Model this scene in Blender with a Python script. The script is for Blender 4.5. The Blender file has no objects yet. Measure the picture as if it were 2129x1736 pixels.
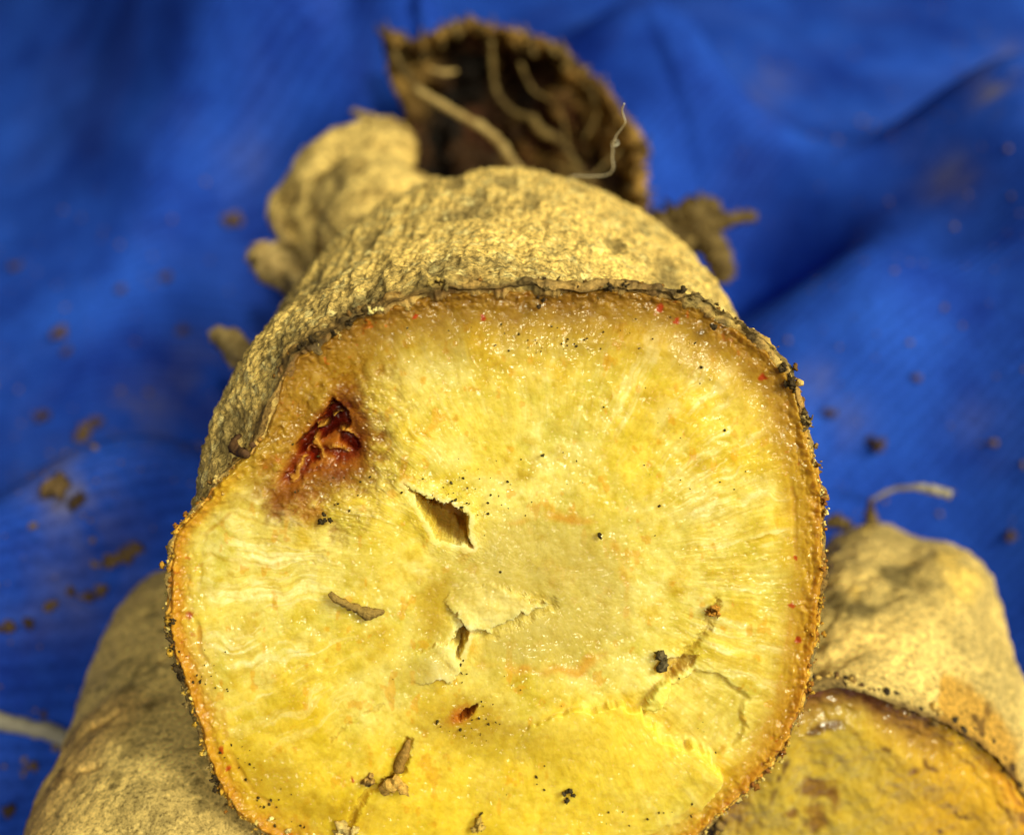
import bpy, bmesh, math, random
import numpy as np
from mathutils import Vector, Matrix

# ---------------------------------------------------------------- camera, world, lamps (1 unit = 1 cm)
scene = bpy.context.scene
scene.unit_settings.scale_length = 0.01
COL = scene.collection
CAMZ, PITCH, HF = 15.0, math.radians(45), math.radians(25)
CLOC = Vector((0, -13, CAMZ))
cd = bpy.data.cameras.new('camera'); cam = bpy.data.objects.new('camera', cd); COL.objects.link(cam)
cam.location = CLOC
cam.rotation_euler = (math.pi/2 - PITCH, 0, 0)
cd.sensor_width = 36; cd.lens = 18/math.tan(HF)
cd.clip_start = 0.1; cd.clip_end = 500
cd.dof.use_dof = True; cd.dof.focus_distance = 11.0; cd.dof.aperture_fstop = 0.122
scene.camera = cam

world = bpy.data.worlds.new('World'); scene.world = world; world.use_nodes = True
wb = world.node_tree.nodes['Background']
wb.inputs[0].default_value = (1.0, 0.9, 0.72, 1); wb.inputs[1].default_value = 0.055

def area(name, dirv, dist, size, power, color, target=(0, -4, 5), size_y=None):
    l = bpy.data.lights.new(name, 'AREA'); l.energy = power; l.color = color; l.size = size
    if size_y: l.shape = 'RECTANGLE'; l.size_y = size_y
    o = bpy.data.objects.new(name, l); COL.objects.link(o)
    d = Vector(dirv).normalized()
    o.location = Vector(target) + d*dist
    o.rotation_euler = (-d).to_track_quat('-Z', 'Y').to_euler()
    return o
area('ceiling_lamp', (0.63, -0.28, 0.76), 90, 32, 97000, (1.0, 0.94, 0.62))
area('glint_light', (0.2, -0.62, 0.76), 90, 4, 34000, (1.0, 0.96, 0.72))  # added compact source that raises sharp glints on the wet flesh
area('room_fill', (0.05, -0.75, 0.6), 90, 40, 4500, (1.0, 0.95, 0.8))

vs = scene.view_settings
vs.view_transform = 'Standard'; vs.look = 'None'; vs.exposure = 0; vs.gamma = 1

# ---------------------------------------------------------------- picture <-> place helpers (picture 2129 x 1736)
K = 1064.5/math.tan(HF)
RIGHT = np.array([1., 0, 0]); UP = np.array([0, math.sin(PITCH), math.cos(PITCH)])
FWD = np.array([0, math.cos(PITCH), -math.sin(PITCH)]); CL = np.array(CLOC)
def cp(u, v, d):
    return CL + RIGHT*((u-1064.5)/K*d) + UP*((868-v)/K*d) + FWD*d
def c2w(x, y, z): return RIGHT*x + UP*y - FWD*z
def proj(P):
    q = P - CL; d = q@FWD
    return 1064.5 + (q@RIGHT)/d*K, 868 - (q@UP)/d*K, d

# ---------------------------------------------------------------- noise
_r = np.random.RandomState(7)
T2 = _r.rand(256, 256).astype(np.float32)*2-1
T3 = _r.rand(48, 48, 48).astype(np.float32)*2-1
def sm(t): return t*t*t*(t*(t*6-15)+10)
def n2(x, y, s=0):
    x = x + s*17.13; y = y + s*31.71
    xi = np.floor(x).astype(int); yi = np.floor(y).astype(int)
    fx = sm(x-xi); fy = sm(y-yi)
    a = T2[xi & 255, yi & 255]; b = T2[(xi+1) & 255, yi & 255]
    c = T2[xi & 255, (yi+1) & 255]; d = T2[(xi+1) & 255, (yi+1) & 255]
    return (a*(1-fx)+b*fx)*(1-fy) + (c*(1-fx)+d*fx)*fy
def f2(x, y, o=4, s=0, g=.5):
    r = 0; a = 1; t = 0
    for i in range(o):
        r = r + a*n2(x*2**i, y*2**i, s+i*3); t += a; a *= g
    return r/t
def n3(P, s=0):
    P = P + s*5.37
    I = np.floor(P).astype(int); F = sm(P-I)
    r = 0
    for dx in (0, 1):
        wx = F[..., 0] if dx else 1-F[..., 0]
        for dy in (0, 1):
            wy = F[..., 1] if dy else 1-F[..., 1]
            for dz in (0, 1):
                wz = F[..., 2] if dz else 1-F[..., 2]
                r = r + wx*wy*wz*T3[(I[..., 0]+dx) % 48, (I[..., 1]+dy) % 48, (I[..., 2]+dz) % 48]
    return r
def f3(P, o=3, s=0, g=.5):
    r = 0; a = 1; t = 0
    for i in range(o):
        r = r + a*n3(P*2**i, s+i); t += a; a *= g
    return r/t
def ss(a, b, x):
    t = np.clip((x-a)/(b-a), 0, 1); return t*t*(3-2*t)
def mix(a, b, w):
    return a + (np.asarray(b)-a)*np.asarray(w)[..., None]
def srgb(r, g, b):
    c = np.array([r, g, b])/255.
    return np.where(c <= .04045, c/12.92, ((c+.055)/1.055)**2.4)
def sdf(u, v, pts, closed=True):
    """distance to polygon, negative inside"""
    P = np.array(pts, float); n = len(P)
    d = np.full(u.shape, 1e9); ins = np.zeros(u.shape, bool)
    for i in range(n if closed else n-1):
        a = P[i]; b = P[(i+1) % n]; e = b-a
        t = np.clip(((u-a[0])*e[0]+(v-a[1])*e[1])/max(e@e, 1e-9), 0, 1)
        d = np.minimum(d, np.hypot(u-a[0]-t*e[0], v-a[1]-t*e[1]))
        if closed and a[1] != b[1]:
            c = ((a[1] > v) != (b[1] > v)) & (u < (b[0]-a[0])*(v-a[1])/(b[1]-a[1])+a[0])
            ins ^= c
    return np.where(ins, -d, d) if closed else d

# ---------------------------------------------------------------- object helpers
def tag(o, label=None, cat=None, group=None, kind=None):
    if label:
        o['label'] = label
    if cat: o['category'] = cat
    if group: o['group'] = group
    if kind: o['kind'] = kind
    return o
def link(name, me, mat=None, parent=None):
    o = bpy.data.objects.new(name, me); COL.objects.link(o)
    if mat: me.materials.append(mat)
    if parent:
        o.parent = parent; o.matrix_parent_inverse = Matrix.Translation(parent.location).inverted()
    return o
def empty(name, loc, label, cat, group=None):
    o = bpy.data.objects.new(name, None); COL.objects.link(o); o.location = Vector([float(c) for c in loc])
    o.empty_display_size = .5
    return tag(o, label, cat, group)
def grid_mesh(name, P, wrap_j=False, close_end=False, colors=None, attrs=None):
    """P: (I,J,3) grid; wrap along j"""
    I, J = P.shape[:2]
    V = P.reshape(-1, 3)
    jj = np.arange(J if wrap_j else J-1); ii = np.arange(I-1)
    A, B = np.meshgrid(ii, jj, indexing='ij'); B2 = (B+1) % J
    F = np.stack([A*J+B, A*J+B2, (A+1)*J+B2, (A+1)*J+B], -1).reshape(-1, 4)
    me = bpy.data.meshes.new(name)
    me.vertices.add(len(V)); me.vertices.foreach_set('co', V.astype(np.float32).ravel())
    me.loops.add(F.size); me.loops.foreach_set('vertex_index', F.ravel().astype(np.int32))
    me.polygons.add(len(F)); me.polygons.foreach_set('loop_start', (np.arange(len(F))*4).astype(np.int32))
    me.polygons.foreach_set('loop_total', np.full(len(F), 4, np.int32))
    me.polygons.foreach_set('use_smooth', np.ones(len(F), bool))
    me.update(calc_edges=True)
    if colors is not None: setcol(me, colors.reshape(-1, colors.shape[-1]))
    if attrs:
        for k, a in attrs.items():
            at = me.attributes.new(k, 'FLOAT', 'POINT'); at.data.foreach_set('value', a.astype(np.float32).ravel())
    return me
def setcol(me, c):
    if c.shape[1] == 3: c = np.concatenate([c, np.ones((len(c), 1))], 1)
    at = me.color_attributes.new('col', 'FLOAT_COLOR', 'POINT')
    at.data.foreach_set('color', c.astype(np.float32).ravel())
def tube(pts, radii, seg=8, rough=0., seed=0, sub=4):
    """closed tapered tube along a smoothed path: returns verts, faces"""
    P = np.array(pts, float); R = np.array(radii, float)
    n = len(P); t = np.linspace(0, n-1, (n-1)*sub+1)
    i = np.clip(np.floor(t).astype(int), 0, n-2); f = (t-i)[:, None]
    p0 = P[np.maximum(i-1, 0)]; p1 = P[i]; p2 = P[i+1]; p3 = P[np.minimum(i+2, n-1)]
    Q = .5*((2*p1)+(-p0+p2)*f+(2*p0-5*p1+4*p2-p3)*f**2+(-p0+3*p1-3*p2+p3)*f**3)
    r = np.interp(t, np.arange(n), R)
    T = np.gradient(Q, axis=0); T /= np.linalg.norm(T, axis=1)[:, None]+1e-9
    ref = np.array([0.31, .2, .93]); V = []; Fc = []
    for k in range(len(Q)):
        a = np.cross(T[k], ref); a /= np.linalg.norm(a)+1e-9; b = np.cross(T[k], a)
        for j in range(seg):
            th = 2*math.pi*j/seg
            rr = r[k]*(1+rough*float(n3(np.array([k*.9+seed, j*1.3, seed*.7]))))
            V.append(Q[k]+rr*(a*math.cos(th)+b*math.sin(th)))
    for k in range(len(Q)-1):
        for j in range(seg):
            j2 = (j+1) % seg
            Fc.append((k*seg+j, k*seg+j2, (k+1)*seg+j2, (k+1)*seg+j))
    Fc.append(tuple(range(seg))[::-1]); Fc.append(tuple((len(Q)-1)*seg+j for j in range(seg)))
    return V, Fc
def from_vf(name, V, F, mat, parent=None, smooth=True, col=None):
    me = bpy.data.meshes.new(name); me.from_pydata([tuple(map(float, v)) for v in V], [], F); me.update()
    if smooth: me.polygons.foreach_set('use_smooth', np.ones(len(me.polygons), bool))
    if col is not None: setcol(me, np.array(col))
    return link(name, me, mat, parent)
def blob(center, axes, nseg=48, amp=.08, freq=1.2, seed=0, oct=3):
    """noisy ellipsoid: center, 3 axis vectors (world) -> grid"""
    th = np.linspace(0, 2*math.pi, nseg, endpoint=False); ph = np.linspace(0.001, math.pi-.001, nseg//2+1)
    PH, TH = np.meshgrid(ph, th, indexing='ij')
    S = np.stack([np.sin(PH)*np.cos(TH), np.sin(PH)*np.sin(TH), np.cos(PH)], -1)
    k = 1+amp*f3(S*freq+seed*3.1+20, oct, seed)
    return np.array(center) + (S*k[..., None]) @ np.array(axes)

# ico template for crumbs
bm = bmesh.new(); bmesh.ops.create_icosphere(bm, subdivisions=1, radius=1)
ICO_V = np.array([v.co[:] for v in bm.verts]); ICO_F = np.array([[v.index for v in f.verts] for f in bm.faces]); bm.free()
bm = bmesh.new(); bmesh.ops.create_icosphere(bm, subdivisions=2, radius=1)
ICO2_V = np.array([v.co[:] for v in bm.verts]); ICO2_F = np.array([[v.index for v in f.verts] for f in bm.faces]); bm.free()
def crumbs(name, C, S, colors, mat, parent, seed=1, fine=False, flat=None, smooth=True):
    rs = np.random.RandomState(seed); V = []; F = []; CC = []
    TV, TF = (ICO2_V, ICO2_F) if fine else (ICO_V, ICO_F)
    for k in range(len(C)):
        M = np.linalg.qr(rs.randn(3, 3))[0]
        sc = S[k]*(0.65+.7*rs.rand(3))
        v = TV*(1+.28*rs.randn(len(TV), 1))*sc@M if not fine else TV*(1+.85*n3(TV*2.3+k*1.7)[:, None])*sc@M
        F.append(TF+k*len(TV)); V.append(v+C[k])
        c = np.array(colors[k]); CC.append(np.clip(c[None]*(1+.25*rs.randn(len(TV), 1)), .002, 1))
    V = np.concatenate(V); F = np.concatenate(F); CC = np.concatenate(CC)
    me = bpy.data.meshes.new(name); me.from_pydata(V.tolist(), [], F.tolist()); me.update()
    me.polygons.foreach_set('use_smooth', np.full(len(me.polygons), smooth, bool))
    setcol(me, CC)
    return link(name, me, mat, parent)

# ---------------------------------------------------------------- materials
def newmat(name):
    m = bpy.data.materials.new(name); m.use_nodes = True
    nt = m.node_tree; b = nt.nodes['Principled BSDF']
    return m, nt, b
def N(nt, t, **kw):
    n = nt.nodes.new(t)
    for k, v in kw.items():
        if k in n.inputs: n.inputs[k].default_value = v
        else: setattr(n, k, v)
    return n
def noise(nt, scale, detail=4, rough=.6, vec=None, dist=0):
    n = N(nt, 'ShaderNodeTexNoise'); n.inputs['Scale'].default_value = scale
    n.inputs['Detail'].default_value = detail; n.inputs['Roughness'].default_value = rough
    n.inputs['Distortion'].default_value = dist
    if vec: nt.links.new(vec, n.inputs['Vector'])
    return n
def ramp(nt, src, stops):
    r = N(nt, 'ShaderNodeValToRGB'); cr = r.color_ramp
    while len(cr.elements) < len(stops): cr.elements.new(.5)
    for e, (p, c) in zip(cr.elements, stops):
        e.position = p; e.color = (*c, 1) if len(c) == 3 else c
    nt.links.new(src, r.inputs[0]); return r
def mixc(nt, a, b, f, mode='MIX'):
    m = N(nt, 'ShaderNodeMix'); m.data_type = 'RGBA'; m.blend_type = mode
    for s, x in ((6, a), (7, b)):
        if hasattr(x, 'is_output'): nt.links.new(x, m.inputs[s])
        else: m.inputs[s].default_value = (*x, 1)
    if hasattr(f, 'is_output'): nt.links.new(f, m.inputs[0])
    else: m.inputs[0].default_value = f
    return m.outputs[2]
def bump(nt, h, strength, dist, normal=None):
    b = N(nt, 'ShaderNodeBump'); b.inputs['Strength'].default_value = strength; b.inputs['Distance'].default_value = dist
    nt.links.new(h, b.inputs['Height'])
    if normal: nt.links.new(normal, b.inputs['Normal'])
    return b.outputs[0]
def geo(nt): return N(nt, 'ShaderNodeNewGeometry').outputs['Position']

def flesh_mat(name, sss=.6, rough=.38, bumps=1.0):
    m, nt, b = newmat(name); L = nt.links
    a = N(nt, 'ShaderNodeAttribute', attribute_name='col')
    w = N(nt, 'ShaderNodeAttribute', attribute_name='wet')
    pos = geo(nt)
    nz = noise(nt, 9, 5, .65, pos)
    r = ramp(nt, nz.outputs[0], [(.3, (.86, .80, .5)), (.5, (1, 1, .98)), (.7, (1.08, 1.12, 1.4))])
    c = mixc(nt, a.outputs['Color'], r.outputs[0], 1.0, 'MULTIPLY')
    L.new(c, b.inputs['Base Color'])
    b.inputs['Subsurface Weight'].default_value = sss
    b.inputs['Subsurface Radius'].default_value = (1, .86, .5)
    b.inputs['Subsurface Scale'].default_value = .18
    r2 = ramp(nt, noise(nt, 5, 3, .6, pos).outputs[0], [(.38, (rough*.9,)*3), (.62, (rough*1.8,)*3)])
    L.new(r2.outputs[0], b.inputs['Roughness'])
    b.inputs['IOR'].default_value = 1.38; b.inputs['Specular IOR Level'].default_value = .2
    cm = noise(nt, 1.7, 4, .65, pos); cw = ramp(nt, cm.outputs[0], [(.38, (.10,)*3), (.48, (.45,)*3), (.62, (1,)*3)]); L.new(cw.outputs[0], b.inputs['Coat Weight'])
    b.inputs['Coat Roughness'].default_value = .13; b.inputs['Coat IOR'].default_value = 1.55
    fa = N(nt, 'ShaderNodeAttribute', attribute_name='fa'); fr = N(nt, 'ShaderNodeAttribute', attribute_name='fr'); fw = N(nt, 'ShaderNodeAttribute', attribute_name='fw')
    cx = N(nt, 'ShaderNodeCombineXYZ'); L.new(fa.outputs['Fac'], cx.inputs[0]); L.new(fr.outputs['Fac'], cx.inputs[1])
    st = noise(nt, 1.0, 3, .6, cx.outputs[0], .3)
    mw = N(nt, 'ShaderNodeMath', operation='MULTIPLY'); L.new(st.outputs[0], mw.inputs[0]); L.new(fw.outputs['Fac'], mw.inputs[1])
    n1 = noise(nt, 20, 3, .6, pos); n2_ = noise(nt, 7, 3, .5, pos)
    vo = N(nt, 'ShaderNodeTexVoronoi'); vo.inputs['Scale'].default_value = 22; L.new(pos, vo.inputs['Vector'])
    nb = bump(nt, n1.outputs[0], .12*bumps, .03)
    nb = bump(nt, n2_.outputs[0], .2*bumps, .05, nb)
    nb = bump(nt, mw.outputs[0], .3, .035, nb)
    L.new(nb, b.inputs['Normal'])
    cb = bump(nt, noise(nt, 9, 2, .45, pos).outputs[0], .9*bumps, .085)
    cb = bump(nt, vo.outputs['Distance'], .6*bumps, .016, cb)
    cb = bump(nt, mw.outputs[0], .8, .06, cb)
    L.new(cb, b.inputs['Coat Normal'])
    return m

def skin_mat(name, dark=1.0):
    m, nt, b = newmat(name); L = nt.links
    a = N(nt, 'ShaderNodeAttribute', attribute_name='col')
    pos = geo(nt)
    n_big = noise(nt, 1.1, 4, .6, pos)
    n_mid = noise(nt, 15, 6, .75, pos, .3)
    n_fin = noise(nt, 32, 4, .7, pos)
    vo = N(nt, 'ShaderNodeTexVoronoi'); vo.inputs['Scale'].default_value = 16; vo.inputs['Detail'].default_value = 2
    L.new(mixc(nt, pos, n_mid.outputs['Color'], .08, 'ADD'), vo.inputs['Vector'])
    f1 = ramp(nt, n_mid.outputs[0], [(.38, (.42, .40, .34)), (.45, (1.1, 1.08, 1.0)), (.53, (1.4, 1.38, 1.3)), (.68, (1.9, 1.86, 1.6))])
    f2_ = ramp(nt, n_fin.outputs[0], [(.36, (.34, .32, .26)), (.45, (.92, .92, .9)), (.58, (1.1, 1.1, 1.1)), (.70, (1.5, 1.45, 1.3))])
    f3_ = ramp(nt, n_big.outputs[0], [(.35, (1.0, 1.0, .98)), (.65, (1.15, 1.13, 1.06))])
    f4_ = ramp(nt, vo.outputs['Distance'], [(.0, (1.1, 1.1, 1.08)), (.45, (1, 1, 1)), (.75, (.72, .71, .68))])
    c = mixc(nt, a.outputs['Color'], f1.outputs[0], .85, 'MULTIPLY')
    c = mixc(nt, c, f2_.outputs[0], .8, 'MULTIPLY'); c = mixc(nt, c, f3_.outputs[0], 1., 'MULTIPLY')
    c = mixc(nt, c, f4_.outputs[0], .8, 'MULTIPLY')
    L.new(c, b.inputs['Base Color']); b.inputs['Roughness'].default_value = .85
    b.inputs['Specular IOR Level'].default_value = .25
    nb = bump(nt, n_mid.outputs[0], .6, .05); nb = bump(nt, n_fin.outputs[0], .7, .03, nb)
    L.new(nb, b.inputs['Normal'])
    return m

def col_mat(name, rough=.8, spec=.3, bsc=20, bst=.5, bd=.03):
    m, nt, b = newmat(name); L = nt.links
    a = N(nt, 'ShaderNodeAttribute', attribute_name='col')
    pos = geo(nt); nz = noise(nt, bsc, 4, .65, pos)
    r = ramp(nt, nz.outputs[0], [(.3, (.65,)*3), (.5, (1,)*3), (.7, (1.35,)*3)])
    L.new(mixc(nt, a.outputs['Color'], r.outputs[0], 1., 'MULTIPLY'), b.inputs['Base Color'])
    b.inputs['Roughness'].default_value = rough; b.inputs['Specular IOR Level'].default_value = spec
    L.new(bump(nt, nz.outputs[0], bst, bd), b.inputs['Normal'])
    return m
def plain_mat(name, c1, c2, scale, rough=.8, bst=.5, bd=.03, detail=4):
    m, nt, b = newmat(name); L = nt.links
    pos = geo(nt); nz = noise(nt, scale, detail, .65, pos)
    L.new(ramp(nt, nz.outputs[0], [(.35, c1), (.65, c2)]).outputs[0], b.inputs['Base Color'])
    b.inputs['Roughness'].default_value = rough; b.inputs['Specular IOR Level'].default_value = .3
    L.new(bump(nt, nz.outputs[0], bst, bd), b.inputs['Normal'])
    return m

M_FLESH = flesh_mat('wet yellow flesh')
M_FLESH2 = flesh_mat('drier flesh', sss=.5, rough=.5, bumps=.6)
M_SKIN = skin_mat('dusty tan skin')
M_CRUMB = col_mat('crumbly crust', .65, .22, 22, .8, .04)
M_GRIT = col_mat('dark grit', .7, .12, 40)
M_WOOD = plain_mat('dry brown fibre', (.06, .036, .012), (.22, .15, .05), 5, .85)
M_DARK = plain_mat('dark hollow tissue', (.012, .007, .003), (.06, .03, .010), 3, .9)
M_ROOTLET = plain_mat('tan rootlet', (.30, .2, .07), (.55, .40, .16), 6, .85)
M_PALE = plain_mat('pale dry stalk', (.26, .24, .20), (.42, .38, .30), 8, .8)
M_THREAD = plain_mat('white thread', (.6, .56, .42), (.75, .7, .55), 20, .6, .1)
M_SOIL = plain_mat('soil', (.07, .05, .03), (.22, .16, .10), 8, .9, .8)

# ---------------------------------------------------------------- blue cloth
def ground_uv(u, v, z=0):
    d = FWD + RIGHT*((np.asarray(u, float)[..., None]-1064.5)/K) + UP*((868-np.asarray(v, float)[..., None])/K)
    t = (z-CL[2])/d[..., 2]
    return CL + d*t[..., None]
def gpt(u, v, z=0):
    p = ground_uv(u, v, z); return p[..., 0], p[..., 1]
def ridge(X, Y, pts, h, wl, wr):
    """asymmetric ridge along a picture-space polyline; left/right widths in cm"""
    P = np.array([[*gpt(u, v, .55*h)] for u, v in pts]); best = np.full(X.shape, 1e9); side = np.zeros(X.shape)
    for i in range(len(P)-1):
        a = P[i]; e = P[i+1]-a
        t = np.clip(((X-a[0])*e[0]+(Y-a[1])*e[1])/(e@e), 0, 1)
        dx = X-a[0]-t*e[0]; dy = Y-a[1]-t*e[1]; d = np.hypot(dx, dy)
        s = np.sign(e[0]*dy-e[1]*dx)
        m = d < best; best = np.where(m, d, best); side = np.where(m, s, side)
    w = np.where(side > 0, wl, wr)
    return h*np.exp(-(best/w)**2)
def cloth_h(X, Y):
    x = X + .8*f2(X*.12, Y*.12, 2, 5); y = Y + .8*f2(X*.12, Y*.12, 2, 9)
    h = .5*f2(x*.10, y*.10, 3, 1) + .12*f2(x*.4, y*.4, 2, 2)
    # path order runs top -> bottom; "wr" is picture-left side, "wl" picture-right... (tuned by eye)
    for pts, hh, wl, wr in RIDGES: h = h + ridge(x, y, pts, hh, wl, wr)
    for u, v, r in [(1850, 1250, 3.6), (1900, 1500, 3.2), (340, 1600, 2.2), (1480, 560, 2.4), (650, 600, 2.8), (560, 760, 3.0)]:     # pressed flat where tubers rest
        a, b = gpt(u, v, 1.0); k = np.exp(-(((X-a)**2+(Y-b)**2)/r**2)**1.5); h = h*(1-k)-.35*k
    return h
RIDGES = [
    ([(-200, -260), (20, 60), (200, 330), (380, 560), (520, 760)], .9, 1.2, 4.0),
    ([(300, -240), (500, -20), (650, 190), (720, 320)], 6.6, 2.2, 3.0),
    ([(600, -160), (740, 0), (830, 150), (880, 260)], 4.4, 2.2, 1.0),
    ([(1100, -60), (1240, 120), (1330, 250)], 1.6, 3.5, 3.0),
    ([(1440, 250), (1580, 430), (1680, 680), (1850, 980), (2000, 1200)], 3.0, 1.7, 3.2),
    ([(-200, 1330), (0, 1240), (200, 1130), (360, 1040)], 3.0, 2.0, 2.4),
    ([(2060, 330), (2190, 600), (2330, 850), (2430, 1100)], 5.0, 3., 3.0),
]
def make_cloth():
    nx, ny = 620, 620
    X, Y = np.meshgrid(np.linspace(-26, 26, nx), np.linspace(-14, 46, ny), indexing='ij')
    Z = cloth_h(X, Y)
    P = np.stack([X, Y, Z], -1)
    # dusty soil film settled on the cloth
    u, v, _ = proj(P)
    st = np.zeros(u.shape)
    for (a, b, r, s) in [(130, 1030, 60, .8), (160, 1045, 90, .45), (2090, 180, 60, .55), (2110, 130, 35, .5), (1960, 370, 70, .25), (1690, 790, 45, .3), (400, 800, 90, .22),
                         (560, 760, 60, .2), (330, 870, 80, .3), (230, 1160, 80, .25), (120, 1250, 90, .2), (1740, 880, 60, .2), (500, 330, 60, .12), (2040, 900, 60, .15), (1600, 180, 60, .15)]:
        st = np.maximum(st, s*np.exp(-((u-a)**2+(v-b)**2)/r**2))
    st = st*(.6+1.6*f2(X*1.6, Y*1.6, 4, 4, .65)) + .02*ss(.15, .5, f2(X*.5, Y*.5, 4, 12))
    me = grid_mesh('cloth', P, attrs={'dust': np.clip(st, 0, 1)})
    m, nt, b = newmat('blue cotton cloth'); L = nt.links
    pos = geo(nt)
    n_big = noise(nt, .35, 5, .65, pos)
    base = ramp(nt, n_big.outputs[0], [(.3, (.007, .028, .30)), (.7, (.024, .108, .70))])
    at = N(nt, 'ShaderNodeAttribute', attribute_name='dust')
    c = mixc(nt, base.outputs[0], (.26, .22, .17), at.outputs['Fac'])
    # woven ribs
    mp = N(nt, 'ShaderNodeMapping'); mp.inputs['Rotation'].default_value = (0, 0, math.radians(-28)); L.new(pos, mp.inputs[0])
    wv = N(nt, 'ShaderNodeTexWave'); wv.wave_type = 'BANDS'; wv.bands_direction = 'Y'; wv.inputs['Scale'].default_value = 1.75
    wv.inputs['Distortion'].default_value = 1.2; wv.inputs['Detail'].default_value = 2; wv.inputs['Detail Scale'].default_value = .8
    L.new(mp.outputs[0], wv.inputs[0])
    wr = ramp(nt, wv.outputs[1], [(.1, (.88, .88, .9)), (.9, (1.1, 1.09, 1.07))])
    c = mixc(nt, c, wr.outputs[0], 1., 'MULTIPLY')
    fn = noise(nt, 14, 3, .7, pos)
    c = mixc(nt, c, ramp(nt, fn.outputs[0], [(.3, (.7,)*3), (.7, (1.3,)*3)]).outputs[0], .9, 'MULTIPLY')
    L.new(c, b.inputs['Base Color'])
    b.inputs['Roughness'].default_value = .75
    b.inputs['Sheen Weight'].default_value = .0; b.inputs['Sheen Tint'].default_value = (.35, .55, 1, 1); b.inputs['Sheen Roughness'].default_value = .5
    b.inputs['Specular IOR Level'].default_value = .06
    nb = bump(nt, wv.outputs[1], .3, .03); nb = bump(nt, fn.outputs[0], .5, .05, nb)
    L.new(nb, b.inputs['Normal'])
    o = link('blue_cloth', me, m)
    tag(o, 'creased bright blue cloth with soil dust, spread under the tubers', 'cloth', kind='structure')
make_cloth()
def on_cloth(u, v, lift=0.):
    d = FWD + RIGHT*((u-1064.5)/K) + UP*((868-v)/K)
    T = np.linspace(8, 45, 900); Q = CL+d*T[:, None]; below = Q[:, 2] < cloth_h(Q[:, 0], Q[:, 1])
    t = T[np.argmax(below)]
    p = CL+d*t; return np.array([p[0], p[1], float(cloth_h(np.array([p[0]]), np.array([p[1]]))[0])+lift])

# ---------------------------------------------------------------- cut tuber builder
class Plane:
    def __init__(s, u, v, d, ncam):
        s.O = cp(u, v, d); n = c2w(*ncam); s.n = n/np.linalg.norm(n)
        e1 = RIGHT - s.n*(RIGHT@s.n); s.e1 = e1/np.linalg.norm(e1); s.e2 = np.cross(s.n, s.e1)
    def hit(s, u, v):
        u = np.asarray(u, float); v = np.asarray(v, float)
        d = FWD + RIGHT*((u[..., None]-1064.5)/K) + UP*((868-v[..., None])/K)
        t = ((s.O-CL)@s.n)/(d@s.n); return CL + d*t[..., None]
    def ab(s, P): q = P-s.O; return q@s.e1, q@s.e2
    def pt(s, a, b, h=0): return s.O + np.asarray(a)[..., None]*s.e1 + np.asarray(b)[..., None]*s.e2 + np.asarray(h)[..., None]*s.n
def outline_radius(pl, pts, th):
    a, b = pl.ab(pl.hit(*np.array(pts, float).T))
    t = np.arctan2(b, a) % (2*math.pi); r = np.hypot(a, b); o = np.argsort(t); t = t[o]; r = r[o]
    T = np.concatenate([t-2*math.pi, t, t+2*math.pi]); R = np.concatenate([r, r, r])
    g = np.linspace(0, 2*math.pi, 720, endpoint=False)
    y = np.interp(g, T, R); k = np.hanning(15); k /= k.sum()
    y = np.convolve(np.concatenate([y[-7:], y, y[:7]]), k, 'valid')
    return np.interp(th % (2*math.pi), np.append(g, 2*math.pi), np.append(y, y[0]))
def cut_face(pl, pts, nr, nt_, shade, jag, seed):
    th = np.linspace(0, 2*math.pi, nt_, endpoint=False)
    cx = np.cos(th); cy = np.sin(th)
    R = outline_radius(pl, pts, th)
    R = R + jag*(f2(cx*7+9, cy*7+9, 4, seed, .7))
    t = np.linspace(0.0015, 1, nr)**.85
    TT, RR = np.meshgrid(t, R, indexing='ij')
    A = TT*RR*cx; B = TT*RR*cy
    u, v, _ = proj(pl.pt(A, B))
    E = RR*(1-TT)                                  # cm to the rim
    h, c, wet = shade(u, v, A, B, E, np.broadcast_to(th, A.shape))
    h = h - .06*(1-ss(0, .05, E))
    P = pl.pt(A, B, h)
    global WET; WET = wet
    return P, c, th, R
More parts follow.
